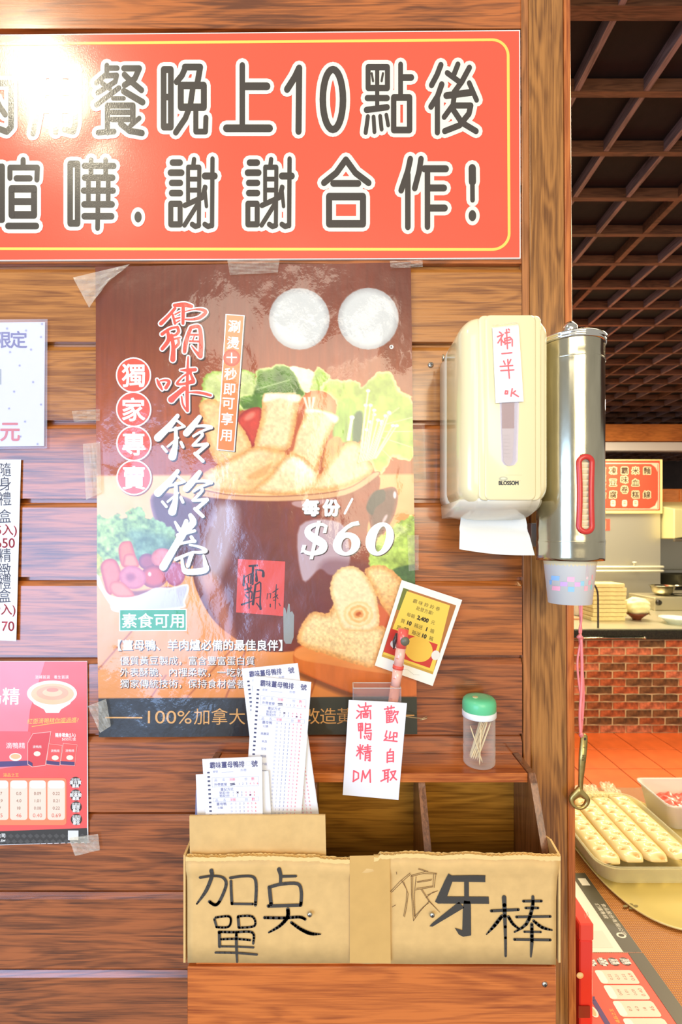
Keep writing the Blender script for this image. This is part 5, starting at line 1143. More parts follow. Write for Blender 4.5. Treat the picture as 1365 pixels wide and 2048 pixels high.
# ------------------------------------------------------------------ wooden organiser shelf
YF, YT = 0.6581, 0.7316
xl, xr_ = (375 - CX) / F * YF, (1113 - CX) / F * YF
ztop = CZ - 0.3673; zbot = P(0, 2048, YF).z - 0.10; zfr = P(0, 1706, YF).z
sh = thing('wall_shelf', 'orange-brown wooden wall organiser with open slanted compartments', 'shelf', ((xl + xr_) / 2, D, zbot))
bx('top_board', xl + 0.011, xr_ - 0.011, YT, D - 0.0002, ztop - 0.0145, ztop, shelf_wood, sh, 0.0008)
def side(xa, xb, name, m_, inset=0.0):
    bm = bmesh.new(); pr_ = [(D - 0.0003, ztop + 0.002 - inset), (YT - 0.002 + inset, ztop + 0.002 - inset), (YT - 0.010 + inset, ztop - 0.010 - inset), (YF + 0.012, zfr - 0.035), (YF + 0.012, zbot + 0.001), (D - 0.0003, zbot + 0.001)]
    rings(bm, [[(x, a, b) for a, b in pr_] for x in (xa, xb)])
    bmesh.ops.bevel(bm, geom=[e for e in bm.edges], offset=0.0006, segments=1, affect='EDGES'); return bm_obj(name, bm, m_, sh)
side(xl, xl + 0.0108, 'side_panel', shelf_side); side(xr_ - 0.0108, xr_, 'side_panel', shelf_side)
for x in ((853 - CX) / F * 0.70, (853 - CX) / F * 0.70 - 0.172): side(x - 0.0055, x + 0.0055, 'divider', shelf_side, 0.0155)
bx('back_board', xl + 0.011, xr_ - 0.011, D - 0.0075, D - 0.0005, zbot, ztop - 0.0147, shelf_back, sh, 0)
bx('front_board', xl, xr_, YF, YF + 0.0118, zbot, P(0, 1934, YF).z, wood('front board wood', (150, 66, 12), (214, 116, 44), 'x', 0.22, 0.6, knots=True), sh, 0.0008)
bx('bottom_board', xl + 0.011, xr_ - 0.011, YF + 0.012, D - 0.0076, P(0, 1960, YF).z - 0.01, P(0, 1960, YF).z, shelf_wood, sh, 0.0005)
bx('inner_front', xl + 0.011, xr_ - 0.011, YF + 0.004, YF + 0.0118, P(0, 1934, YF).z + 0.0001, P(0, 1760, YF).z, shelf_wood, sh, 0.0004)
screwm = mat('screw steel', (206, 204, 196), 0.25, 1.0)
def screw(px_, py_, y_, name, parent=None, r_=0.0036):
    p_ = P(px_, py_, y_); bm = lathe([(r_, 0), (r_ * 0.92, r_ * 0.3), (r_ * 0.5, r_ * 0.55), (0, r_ * 0.62)], 0, 0, 20, cap0=True)
    bmesh.ops.rotate(bm, cent=(0, 0, 0), matrix=Matrix.Rotation(math.pi / 2, 3, 'X'), verts=bm.verts[:]); bmesh.ops.translate(bm, verts=bm.verts[:], vec=p_)
    o = bm_obj(name, bm, screwm, parent, True)
    bm = bmesh.new()
    box_bm(p_.x - r_ * .55, p_.x + r_ * .55, p_.y - r_ * 0.66, p_.y - r_ * 0.45, p_.z - r_ * .1, p_.z + r_ * .1, bm=bm); box_bm(p_.x - r_ * .1, p_.x + r_ * .1, p_.y - r_ * 0.66, p_.y - r_ * 0.45, p_.z - r_ * .55, p_.z + r_ * .55, bm=bm)
    bm_obj('cross_slot', bm, mat('slot dark', (60, 56, 50), 0.5, 0.5), o); return o
screw(1090, 1968, YF - 0.0001, 'screw', sh, 0.004)
o = screw(862, 730, D - 0.0001, 'screw', None, 0.0052); tag(o, 'single steel screw in the plank wall left of the towel dispenser', 'screw')

# ------------------------------------------------------------------ cardboard sleeve on the shelf front
YK = 0.6500
cbx = thing('cardboard_sleeve', 'brown cardboard front screwed over the shelf with black marker characters', 'cardboard box', P(745, 1929, YK))
qf = [(373, 1712), (1120, 1708), (1113, 1930), (375, 1927)]
V = []; top_n = 60
def edge_y(x):
    if x < 640: return 1711 + 1.5 * math.sin(x / 30)
    if x < 740: return 1714 + 3 * math.sin((x - 640) / 100 * math.pi)
    if x < 760: return 1712
    return 1706 + 1.5 * math.sin(x / 17) + (x - 800) * 0.012
bm = bmesh.new(); rr_ = []
crease = lambda y: 0.0
cols_ = [373 + (1120 - 373) * i / top_n for i in range(top_n + 1)]
rows_ = [0, 0.12, 0.19, 0.24, 0.4, 0.6, 0.8, 1.0]
yoff = {0: 0.0025, 1: 0.0035, 2: 0.0005, 3: -0.0004, 4: 0, 5: 0, 6: 0, 7: -0.001}
for side_ in (0, 1):
    g_ = []
    for i, x in enumerate(cols_):
        t_ = (x - 373) / 747; xt_ = x; xb_ = 375 + 738 * t_; col_ = []
        for j, r_ in enumerate(rows_):
            yt_ = edge_y(x); yb_ = 1927 + 3 * t_; px_ = xt_ + (xb_ - xt_) * min(1, r_ * 3); py_ = yt_ + (yb_ - yt_) * r_
            w0 = P(px_, py_, YK); col_.append(bm.verts.new((w0.x, YK - yoff[j] * (0.4 + 0.8 * abs(math.sin(x / 90.0))) + side_ * 0.0034 - 0.0008 * math.exp(-((x - 740) / 14) ** 2), w0.z)))
        g_.append(col_)
    rr_.append(g_)
nr = len(rows_)
for i in range(top_n):
    for j in range(nr - 1):
        for s2, flip in ((0, 0), (1, 1)): bm.faces.new((rr_[s2][i][j], rr_[s2][i][j + 1], rr_[s2][i + 1][j + 1], rr_[s2][i + 1][j]))
    for j in (0, nr - 1): bm.faces.new((rr_[0][i][j], rr_[0][i + 1][j], rr_[1][i + 1][j], rr_[1][i][j]))
for i in (0, top_n):
    for j in range(nr - 1): bm.faces.new((rr_[0][i][j], rr_[0][i][j + 1], rr_[1][i][j + 1], rr_[1][i][j]))
bm_obj('front_panel', bm, card, cbx, True)
# torn corrugated edge seen from above: two liners with a zigzag flute between
def flute(x0_, x1_, name, kx=8.2):
    bm = bmesh.new(); n_ = int((x1_ - x0_) / (kx / 2)); pts0 = []
    for i in range(n_ + 1):
        x = x0_ + (x1_ - x0_) * i / n_; z_ = P(x, edge_y(x) - 1.5, YK).z; y_ = YK - 0.0026 + (0.0030 if i % 2 else -0.0012)
        pts0.append((P(x, 0, YK).x, y_, z_))
    rings(bm, [[(a, b, c_ - 0.004) for a, b, c_ in pts0], [(a, b, c_ + random.uniform(-.0004, .0008)) for a, b, c_ in pts0]], False, False, False)
    for off_ in (-0.0022, 0.0036):
        rs_ = []
        for dz in (-0.005, 0.0006): rs_.append([(a, YK - 0.0022 + off_, c_ + dz + random.uniform(-.0009, .0006)) for a, b, c_ in pts0])
        rings(bm, rs_, False, False, False)
    o_ = bm_obj(name, bm, cardedge, cbx); m_ = o_.modifiers.new('s', 'SOLIDIFY'); m_.thickness = 0.0005; return tag(o_, kind='stuff')
flute(374, 700, 'flute_edge'); flute(748, 1119, 'flute_edge')
for (x0_, x1_, xb0, lb) in (((1113, 1121, 1060, 'r')), ((372, 380, 400, 'l'))):
    xs_ = P(x0_ if lb == 'r' else x1_, 0, YK).x
    xa_, xb_ = (xr_ + 0.0005, xr_ + 0.0035) if lb == 'r' else (xl - 0.0035, xl - 0.0005)
    bm = bmesh.new(); z1_, z0_ = P(0, 1712, YK).z, P(0, 1928, YK).z
    rings(bm, [[(x, YK + 0.002, z0_), (x, YK + 0.002, z1_), (x, YK + 0.03, z1_ + 0.004), (x, YK + 0.055, z1_ - 0.004), (x, YK + 0.055, z0_)] for x in (xa_, xb_)]); bm_obj('side_flap', bm, card, cbx)
# rear flap standing behind the front
sheet('rear_flap', [(379, 1632), (651, 1630), (653, 1716), (380, 1716)], YK + 0.0072, card, cbx, 0.003, 12, 3, lambda u_, v_: 0.0006 * math.sin(14 * u_))
ptape = clear('brown packing tape', (236, 186, 110), 0.15, 0.30, 0.3, 40)
tp2 = sheet('packing_tape', [(700, 1712), (780, 1710), (782, 1927), (700, 1926)], YK - 0.0042, mat('packing tape film', (214, 170, 98), 0.2, coat=0.5, bump=0.2, bscale=40, var=0.05), cbx, 0.0002, 3, 8, lambda u_, v_: 0.0003 * math.sin(6 * v_))
screw(620, 1829, YK - 0.0042, 'screw', cbx, 0.0036); screw(865, 1830, YK - 0.0042, 'screw', cbx, 0.0036)
pr = Print(); MK = (66, 62, 56)
Q1 = lambda L: [(380 + x / 4.55, 1710 + y / 4.55) for x, y in L]
Q2 = lambda L: [(760 + x / 3.79, 1710 + y / 3.79) for x, y in L]
for L, w_ in (([(98, 198), (200, 180), (290, 190), (330, 240), (320, 310), (270, 420), (230, 450), (180, 420)], 28), ([(205, 120), (205, 180), (150, 320), (65, 440)], [38, 34, 32, 16]), ([(375, 235), (378, 330), (385, 440)], 26), ([(372, 202), (480, 185), (580, 195), (605, 280), (598, 450)], 28), ([(385, 440), (575, 442)], 22),
              ([(815, 120), (828, 180), (825, 250)], [40, 32, 26]), ([(835, 190), (965, 185)], 26), ([(725, 290), (740, 440)], 34), ([(725, 290), (830, 262), (980, 258), (1015, 330), (1012, 440)], 30), ([(715, 460), (1010, 452)], 30), ([(680, 565), (860, 568), (1000, 560), (1050, 580)], 26), ([(893, 490), (890, 560), (820, 640), (720, 700)], [34, 34, 28, 16]), ([(925, 610), (1010, 670), (1100, 710), (1190, 716)], [26, 30, 32, 12]),
              ([(225, 580), (245, 650)], 22), ([(235, 565), (350, 552), (375, 590), (350, 650), (245, 652)], 20), ([(440, 560), (448, 655)], 26), ([(440, 553), (570, 555), (590, 640), (455, 657)], 20), ([(270, 700), (272, 830)], 28), ([(265, 695), (400, 698), (570, 700), (578, 800)], 22), ([(285, 762), (420, 758), (550, 770)], 20), ([(270, 828), (420, 830), (580, 838)], 18), ([(235, 886), (430, 890), (610, 904)], 20), ([(425, 700), (425, 830), (430, 975)], [24, 26, 18])):
    ws = w_ if isinstance(w_, list) else [w_] * len(L); pr.stroke(Q1(L), [a_ / 4.55 for a_ in ws], MK, 1, 1, False, 4)
pr.poly(Q2([(520, 132), (545, 150), (798, 146), (800, 204), (550, 200), (510, 310), (825, 312), (828, 366), (440, 364), (418, 350), (470, 240)]), MK, 1)
pr.poly(Q2([(640, 165), (675, 165), (675, 320), (690, 370), (692, 605), (632, 615), (600, 600), (568, 548), (625, 566), (630, 400), (640, 320)]), MK, 1)
pr.poly(Q2([(600, 350), (640, 395), (400, 538), (376, 536), (400, 510)]), MK, 1)
for L, w_ in (([(942, 318), (950, 540), (955, 765)], [34, 24, 18]), ([(845, 420), (1050, 410)], 22), ([(925, 460), (870, 530), (808, 598)], [26, 26, 8]), ([(975, 465), (1010, 520), (1055, 555)], [24, 22, 14]), ([(1088, 346), (1225, 345)], 20), ([(1105, 398), (1200, 398)], 18), ([(1035, 466), (1292, 462)], 20), ([(1160, 312), (1155, 400), (1110, 520), (1020, 580)], [22, 26, 24, 12]), ([(1165, 495), (1230, 545), (1305, 565)], [20, 24, 12]), ([(1095, 578), (1220, 580)], 16), ([(1020, 636), (1292, 640)], 20), ([(1152, 520), (1152, 660), (1146, 770)], [24, 26, 12])):
    ws = w_ if isinstance(w_, list) else [w_] * len(L); pr.stroke(Q2(L), [a_ / 3.79 for a_ in ws], MK, 1, 1, False, 3)
for L in ([(80, 275), (150, 200), (230, 130)], [(90, 280), (165, 205), (235, 140)], [(125, 118), (128, 140)], [(165, 190), (205, 260), (200, 350), (180, 460)], [(180, 200), (215, 290), (205, 380), (188, 465)], [(238, 150), (240, 300), (255, 490)], [(250, 160), (250, 300), (262, 460)], [(275, 160), (262, 300), (268, 470)], [(240, 150), (340, 120), (430, 132)], [(235, 160), (330, 136), (432, 138)], [(292, 92), (365, 118)], [(290, 100), (345, 116)], [(425, 135), (412, 245)], [(408, 140), (402, 240)], [(280, 200), (395, 180)], [(285, 206), (390, 190)], [(278, 250), (400, 232)], [(272, 262), (398, 240)], [(310, 255), (370, 345), (455, 430)], [(320, 255), (380, 350), (440, 415)], [(255, 495), (300, 430), (370, 350)], [(265, 460), (330, 390), (370, 360)], [(440, 268), (360, 300)], [(350, 320), (400, 280), (435, 270)], [(95, 390), (120, 375)]):
    pr.stroke(Q2(L), 0.9, (112, 76, 40), 1)
def cardplace(x, y, l):
    t_ = (x - 373) / 747; yt_ = edge_y(x); yb_ = 1927 + 3 * t_; r_ = max(0, min(1, (y - yt_) / (yb_ - yt_)))
    ks = [yoff[j] for j in range(nr)]; yo_ = np.interp(r_, rows_, ks) * (0.4 + 0.8 * abs(math.sin(x / 90.0)))
    return P(x, y, YK) + Vector((0, -yo_ - 0.0011 - 0.0008 * math.exp(-((x - 740) / 14) ** 2), 0))
pr.build('marker_writing', prt, cbx, cardplace, 10)

# ------------------------------------------------------------------ order pads
def pad_print(tf, rows, skip_ticks=False):
    """order slip artwork in local units: 150 wide, 22 + 9.6*rows tall"""
    p_ = Print(tf); NV_ = (74, 74, 122); LB = (112, 122, 176); LP = (240, 132, 160); LR = (236, 96, 110); GR = (160, 168, 204)
    p_.text('霸味薑母鴨排', 61, 16, 18, NV_, 1, width=88, fat=0.25); p_.stroke([(115 + 6 * math.cos(a_), 15 + 6 * math.sin(a_)) for a_ in [2 * math.pi * i / 18 for i in range(18)]], 0.8, (206, 206, 216), 1, 1, True); p_.text('號', 131, 16, 17, NV_, 1, fat=0.25)
    p_.text('桌號', 30, 33, 7, GR, 1); p_.rect(46, 35, 76, 35.8, GR, 1); p_.text('外帶', 102, 32, 8, GR, 1)
    if not skip_ticks:
        y = 33
        while y < 22 + 9.6 * rows: p_.rect(9, y, 15.5, y + 4.2, (76, 78, 110), 1); y += 11.2
    def frame(y0_, y1_):
        for a in ((20, y0_, 140, y0_ + .5), (20, y1_, 140, y1_ + .5), (20, y0_, 20.5, y1_), (140, y0_, 140.5, y1_)): p_.rect(*a, GR, 1)
    def head(y): p_.text('品', 30, y, 8, GR, 1); p_.text('名', 50, y, 8, GR, 1); p_.text('深圈', 72, y, 8, LP, 1); p_.text('份', 108, y, 8, GR, 1); p_.text('數', 126, y, 9, LP, 1)
    frame(49, 73); head(55)
    p_.text('外帶套餐', 42, 67, 8.5, LB, 1); p_.stroke([(67, 66), (78, 65)], 2, (44, 44, 92), 1); p_.stroke([(68, 69.5), (79, 68.5)], 2, (44, 44, 92), 1)
    def digits(y, x0=90, st=9.6, n_=6, c0=0, col_=LB):
        for k in range(n_): p_.text('一二三四五六'[k] if False else '123456'[k + c0 if k + c0 < 6 else 5], x0 + st * k, y, 7.4, (LR if k == n_ - 1 else (LP if k > n_ - 4 else col_)), 1)
    digits(67); p_.text('畫記方式', 58, 80, 8.5, LB, 1)
    for k, t_ in enumerate(('點菜1份', '點菜5份')): p_.text(t_, 51, 89 + 7.6 * k, 7.5, LB, 1); digits(89 + 7.6 * k, 74, 11)
    p_.stroke([(83, 87.5), (88, 91)], 1.2, (70, 40, 80), 1); p_.stroke([(83, 91), (88, 87.5)], 1.2, (70, 40, 80), 1); p_.rect(116, 95, 121, 98, (90, 40, 90), 1)
    y = 104; frame(102, 112); head(107.5); p_.text('薑母鴨', 42, 118, 9, LB, 1)
    names = ['火鍋', '高麗菜', '米血', '豆皮', '麵線', '金針菇', '凍豆腐', '鴨肉', '玉米', '芋頭', '貢丸']
    r = 0; y = 118
    while y < 22 + 9.6 * rows - 6:
        digits(y, 80, 10.4); 
        if r % 2 and r > 0: p_.text(names[(r // 2) % len(names)], 38, y, 7.5, LB, 1)
        p_.text('25', 68, y, 6, GR, 1); y += 9.9; r += 1
    return p_
def pad(name_label, q, y_, ht, tf_h, sheets, parent_group, rows, dq=None, ticks=False):
    o_ = thing('order_pad', name_label, 'order pad', P((q[2][0] + q[3][0]) / 2, max(q[2][1], q[3][1]), y_ + 0.002), parent_group)
    for k in range(sheets):
        ox, oy = (random.uniform(-1.6, 1.6) + (dq[0] * k if dq else 0)), (random.uniform(-1, 1) + (dq[1] * k if dq else 0))
        if k == 0: ox = oy = 0
        sheet('slip', [(a + ox, b + oy) for a, b in q], y_ + 0.0009 * k, paper, o_, 0.0004, 2, 4)
    if rows: pad_print(quad_tf(q, 150, tf_h), rows, ticks).build('slip_print', prt, o_, flat(y_ - 0.0002, 0.0001))
    return o_
yp = YK + 0.013
pad('short order pad with dark edge marks at the front left of the cardboard box', [(406, 1519), (524, 1514), (527, 1720), (418, 1720)], yp, 0, 208 * 150 / 118.0, 5, 'order pads in the cardboard box', 26)
pad('second short order pad fanned out behind the front left one', [(392, 1549), (537, 1542), (548, 1720), (398, 1720)], yp + 0.0055, 0, 240, 4, 'order pads in the cardboard box', 0)
pad('tall order pad leaning left with its right corner raised, behind the front left pads', [(509, 1352), (623, 1364), (596, 1720), (484, 1720)], yp + 0.010, 0, 368 * 150 / 115.0, 4, 'order pads in the cardboard box', 49)
pad('rearmost tall order pad leaning the other way, its top right corner highest', [(485, 1338), (595, 1327), (650, 1720), (530, 1720)], yp + 0.0155, 0, 390 * 150 / 112.0, 5, 'order pads in the cardboard box', 51)
tag(sheet('divider_card', [(392, 1580), (410, 1580), (424, 1720), (388, 1720)], yp + 0.0105, mat('blue grey card', (126, 128, 158), 0.5), None, 0.0008, 2, 2), 'blue-grey card edge showing left of the short order pads', 'card')

# ------------------------------------------------------------------ toothpick jar
jy = 0.765; jx = (959 - CX) / F * jy; jz = ztop + 0.0005; jr = 0.0258
jar = thing('toothpick_jar', 'clear toothpick jar with a green lid on the shelf top', 'jar', (jx, jy, jz))
bm = lathe([(0, 0.0), (jr * 0.92, 0.0), (jr, 0.003), (jr, 0.010), (jr * 0.97, 0.013), (jr, 0.016), (jr, 0.030), (jr * 0.96, 0.0325), (jr, 0.035), (jr * 0.99, 0.078), (jr * 0.97, 0.080)], jx, jy, 56)
bmesh.ops.translate(bm, verts=bm.verts[:], vec=(0, 0, jz)); bm_obj('jar_body', bm, clear('jar plastic', (250, 246, 236), 0.03, 0.03), jar, True)
bm = lathe([(jr * 1.03, 0.0), (jr * 1.06, 0.001), (jr * 1.06, 0.009), (jr * 1.03, 0.010), (0, 0.010)], jx, jy, 56, cap0=True); bmesh.ops.translate(bm, verts=bm.verts[:], vec=(0, 0, jz + 0.0775)); bm_obj('collar', bm, mat('white plastic', (244, 244, 238), 0.35), jar, True)
bm = lathe([(jr * 1.03, 0), (jr * 1.05, 0.001), (jr * 1.05, 0.012), (jr * 1.0, 0.0175), (jr * 0.86, 0.021), (jr * 0.5, 0.0225), (0, 0.023)], jx, jy, 56); bmesh.ops.translate(bm, verts=bm.verts[:], vec=(0, 0, jz + 0.0876)); lid = bm_obj('lid', bm, mat('mint green plastic', (104, 206, 146), 0.4, coat=0.2), jar, True)
bm = lathe([(0.0045, 0), (0.0045, 0.0012), (0, 0.0012)], jx - 0.008, jy - 0.006, 16); bmesh.ops.translate(bm, verts=bm.verts[:], vec=(0, 0, jz + 0.1098)); bm_obj('pour_hole', bm, mat('hole cream', (226, 214, 160), 0.5), lid)
tpm = mat('toothpick wood', (244, 222, 170), 0.5)
for k in range(26):
    ang = random.uniform(0.30, 0.44); az = random.uniform(-0.25, 0.25); L_ = 0.064
    bx_ = jx - 0.011 + random.uniform(-0.004, 0.006); by_ = jy + random.uniform(-0.010, 0.012)
    if k == 0: a_, b_ = Vector((jx - 0.018, jy - 0.012, jz + 0.066)), Vector((jx + 0.002, jy - 0.012, jz + 0.006))
    elif k == 1: a_, b_ = Vector((jx + 0.0, jy - 0.010, jz + 0.064)), Vector((jx - 0.004, jy - 0.016, jz + 0.004))
    else:
        b_ = Vector((bx_, by_, jz + 0.0085)); a_ = b_ + Vector((math.sin(ang) * L_ * 0.95, az * 0.02, math.cos(ang) * L_))
    bm = tube([b_, b_.lerp(a_, 0.08), b_.lerp(a_, 0.92), a_], [0.0003, 0.001, 0.001, 0.0003], 6)
    tag(bm_obj('toothpick', bm, tpm, None, True), 'pale wooden toothpick inside the green-lidded jar', 'toothpick', 'toothpicks in the jar')

# ------------------------------------------------------------------ photo card, pen holder, pen, note
ph = thing('photo_card', 'tilted instant photo with a yellow and red price notice', 'photo', P(835, 1371, 0.781))
pqd = [(804, 1160), (925, 1200), (866, 1372), (750, 1331)]
yph = 0.7815
sheet('photo_paper', pqd, yph, mat('photo border', (244, 240, 222), 0.35), ph, 0.0006, 3, 3, lambda u_, v_: 0.0)
pt = quad_tf(pqd, 130, 182); pr = Print(pt)
pr.rect(8, 14, 122, 160, (178, 110, 52), 1); pr.rect(8, 14, 20, 60, (112, 116, 44), 1); pr.rect(8, 155, 122, 160, (206, 160, 60), 2)
pr.poly([(17, 18), (110, 18), (122, 155), (9, 155)], (238, 202, 78), 2); pr.rect(9, 100, 112, 150, (206, 58, 44), 3); pr.ell(77, 122, 30, 25, (238, 190, 70), 4, 36)
TX = (104, 88, 40)
pr.text('霸 味 鈴 鈴 卷', 64, 32, 9, TX, 4, width=58); pr.text('批發方案!', 64, 44, 9, TX, 4, width=36)
pr.text('每箱', 40, 62, 9, TX, 4); pr.text('2,400', 66, 62, 11, (56, 44, 24), 4, fat=0.6); pr.text('元', 88, 61, 9, TX, 4)
pr.text('買', 28, 78, 9.5, TX, 4); pr.text('10', 42, 78, 11, (56, 44, 24), 4, fat=0.6); pr.text('箱送', 62, 78, 9.5, TX, 4); pr.text('1', 80, 78, 11, (56, 44, 24), 4, fat=0.6); pr.text('箱', 92, 78, 9.5, TX, 4)
pr.text('買', 24, 93, 9.5, TX, 4); pr.text('50', 40, 93, 11, (56, 44, 24), 4, fat=0.6); pr.text('箱送', 62, 93, 9.5, TX, 4); pr.text('10', 80, 93, 11, (56, 44, 24), 4, fat=0.6); pr.text('箱', 95, 93, 9.5, TX, 4)
pr.stroke([(58, 171), (70, 168), (84, 173), (96, 170)], 0.7, (206, 200, 186), 2)
pr.ell(26, 128, 9, 8, (232, 222, 206), 5, 14); pr.ell(115, 122, 9, 10, (232, 222, 206), 5, 14)
pr.build('photo_print', gloss, ph, flat(yph - 0.0003, 0.0001))
hd_ = thing('pen_holder', 'clear square plastic pen holder on the shelf top with a thin wire', 'holder', (P(753, 0, 0.75).x, 0.751, ztop + 0.0004))
cl = clear('clear acrylic', (240, 240, 244), 0.03, 0.04)
x0_, x1_ = P(706, 0, 0.737).x, P(803, 0, 0.737).x; z1_, z0_ = P(0, 1377, 0.737).z, ztop + 0.0004; y0_, y1_ = 0.7365, 0.7655
for a in ((x0_, x1_, y0_, y0_ + 0.0014, z0_, z1_), (x0_, x1_, y1_ - 0.0014, y1_, z0_, z1_), (x0_, x0_ + 0.0014, y0_ + 0.0015, y1_ - 0.0015, z0_, z1_), (x1_ - 0.0014, x1_, y0_ + 0.0015, y1_ - 0.0015, z0_, z1_), (x0_ + 0.0015, x1_ - 0.0015, y0_ + 0.0015, y1_ - 0.0015, z0_, z0_ + 0.002)):
    bx('clear_wall', *a, cl, hd_, 0.0003)
rim = mat('rim plastic', (226, 222, 214), 0.15, alpha=0.75)
for a in ((x0_, x1_, y0_ - .0001, y0_ + 0.0015, z1_, z1_ + 0.0012), (x0_, x1_, y1_ - 0.0015, y1_, z1_, z1_ + 0.0012), (x0_ - .0001, x0_ + 0.0015, y0_, y1_, z1_, z1_ + 0.0012), (x1_ - 0.0015, x1_ + .0001, y0_, y1_, z1_, z1_ + 0.0012)): bx('rim', *a, rim, hd_, 0.0003)
bm_obj('wire', tube([P(799, 1431, 0.762), P(825, 1435, 0.78), P(845, 1437, 0.789), P(855, 1433, 0.788), P(854, 1437, 0.785), P(840, 1440, 0.785)], 0.0008, 6), mat('thin pale wire', (226, 204, 156), 0.4, 0.6), hd_, True)
nn_ = thing('white_note', 'white paper note with pink handwriting taped to the pen holder front', 'note', P(748, 1596, 0.728))
nq2 = [(698, 1400), (814, 1405), (797, 1597), (686, 1587)]
sheet('note_sheet', nq2, 0.7285, paper, nn_, 0.0004, 6, 12, lambda u_, v_: 0.004 * v_ * v_ + 0.003 * u_ ** 4 * (1 - v_))
pr = Print(); RR = (242, 96, 108)
R6 = lambda L: [(360 + x / 2.73, 1300 + y / 2.73) for x, y in L]
for L in ([(975, 300), (985, 312)], [(968, 330), (980, 338)], [(965, 372), (985, 350)], [(1015, 288), (1015, 305)], [(992, 312), (1045, 305)], [(1008, 318), (1012, 328)], [(1028, 315), (1022, 328)], [(990, 335), (990, 372)], [(990, 335), (1040, 330), (1042, 375)], [(1000, 348), (1030, 345)], [(1015, 335), (1015, 352)], [(1003, 355), (1003, 366), (1025, 366), (1027, 354), (1003, 355)],
          [(975, 402), (978, 440)], [(975, 402), (997, 400), (998, 438)], [(978, 420), (997, 418)], [(978, 438), (998, 437)], [(988, 402), (988, 480)], [(1015, 400), (1012, 455)], [(1015, 405), (1040, 403), (1040, 425), (1014, 428)], [(1012, 440), (1045, 438)], [(1012, 455), (1045, 452), (1042, 488), (1030, 485)], [(1008, 470), (1012, 482)], [(1020, 468), (1024, 478)], [(1030, 465), (1034, 474)],
          [(985, 515), (985, 592)], [(968, 548), (1005, 540)], [(972, 525), (978, 538)], [(1000, 520), (993, 536)], [(983, 550), (965, 575)], [(988, 552), (1002, 566)], [(1010, 530), (1042, 525)], [(1026, 515), (1026, 552)], [(1012, 540), (1040, 537)], [(1006, 553), (1045, 549)], [(1014, 562), (1012, 600)], [(1014, 562), (1038, 558), (1038, 602), (1030, 598)], [(1016, 575), (1036, 572)], [(1016, 587), (1036, 584)],
          [(950, 655), (948, 712)], [(950, 655), (975, 668), (975, 695), (946, 712)], [(992, 712), (1000, 655), (1012, 695), (1038, 650), (1040, 716)],
          [(1118, 322), (1170, 312)], [(1135, 308), (1137, 325)], [(1155, 304), (1153, 320)], [(1128, 335), (1128, 348), (1140, 346), (1140, 333), (1128, 335)], [(1146, 332), (1146, 345), (1158, 343), (1158, 331), (1146, 332)], [(1130, 355), (1130, 395)], [(1130, 358), (1160, 354)], [(1145, 356), (1145, 392)], [(1130, 370), (1158, 366)], [(1130, 382), (1158, 378)], [(1130, 394), (1160, 390)], [(1172, 330), (1165, 350)], [(1170, 338), (1192, 334), (1186, 350)], [(1178, 350), (1165, 385)], [(1176, 362), (1188, 395)],
          [(1130, 440), (1122, 470), (1132, 475), (1115, 492)], [(1120, 490), (1185, 496)], [(1150, 445), (1143, 480), (1160, 472)], [(1168, 450), (1166, 490)], [(1168, 450), (1186, 450), (1184, 472), (1170, 470)],
          [(1150, 538), (1144, 555)], [(1133, 556), (1132, 610)], [(1133, 556), (1166, 552), (1165, 606)], [(1135, 572), (1164, 569)], [(1135, 588), (1164, 586)], [(1134, 605), (1164, 603)],
          [(1108, 655), (1145, 648)], [(1118, 655), (1118, 700)], [(1137, 650), (1135, 715)], [(1118, 668), (1135, 665)], [(1118, 682), (1135, 679)], [(1098, 710), (1140, 690)], [(1150, 662), (1178, 655), (1165, 685), (1148, 705)], [(1155, 668), (1168, 690), (1182, 702)]):
    pr.stroke(R6(L), 3.0, RR, 1)
def noteplace(x, y, l):
    v_ = (y - 1402) / 190; u_ = (x - (698 - 12 * v_)) / 115; return P(x, y, 0.7285) + Vector((0, -0.0004 - 0.004 * v_ * v_ - 0.003 * max(u_, 0) ** 4 * (1 - v_), 0))
pr.build('note_writing', prt, nn_, noteplace, 8)
pen = thing('red_pen', 'red and clear marker pen standing in the pen holder', 'pen', P(770, 1520, 0.752))
a_, b_ = P(808, 1258, 0.744), P(770, 1520, 0.752)
def seg(t0, t1, r0, r1, name, m_, n=18): return bm_obj(name, tube([a_.lerp(b_, t0), a_.lerp(b_, t1)], [r0, r1], n), m_, pen, True)
seg(0.0, 0.14, 0.0086, 0.0086, 'cap', mat('translucent red', (244, 96, 84), 0.25, coat=0.5)); seg(0.1405, 0.275, 0.0080, 0.0080, 'barrel', mat('pink white barrel', (250, 190, 170), 0.25, coat=0.5))
seg(0.2755, 0.30, 0.0090, 0.0090, 'rubber_band', mat('red band', (240, 90, 72), 0.4)); seg(0.3005, 0.43, 0.0080, 0.0080, 'barrel', mat('pink white barrel', (250, 190, 170), 0.3)); seg(0.4305, 1.0, 0.0080, 0.0076, 'barrel', mat('orange pink barrel', (246, 164, 132), 0.3))
c1, c2 = a_.lerp(b_, 0.03) + Vector((-0.0105, -0.001, 0)), a_.lerp(b_, 0.15) + Vector((-0.0115, -0.002, 0)); bm_obj('clip', tube([c1, c1.lerp(c2, 0.5) + Vector((-0.001, 0, 0)), c2], [0.0015, 0.0035, 0.0012], 10), mat('dark clip', (62, 46, 46), 0.3), pen, True)
pc = a_.lerp(b_, 0.08) + Vector((0.0035, -0.0085, -0.001)); bm = lathe([(0.0072, 0), (0.0066, 0.0014), (0, 0.002)], 0, 0, 22); bmesh.ops.rotate(bm, cent=(0, 0, 0), matrix=Matrix.Rotation(math.pi / 2, 3, 'X'), verts=bm.verts[:]); bmesh.ops.translate(bm, verts=bm.verts[:], vec=pc)
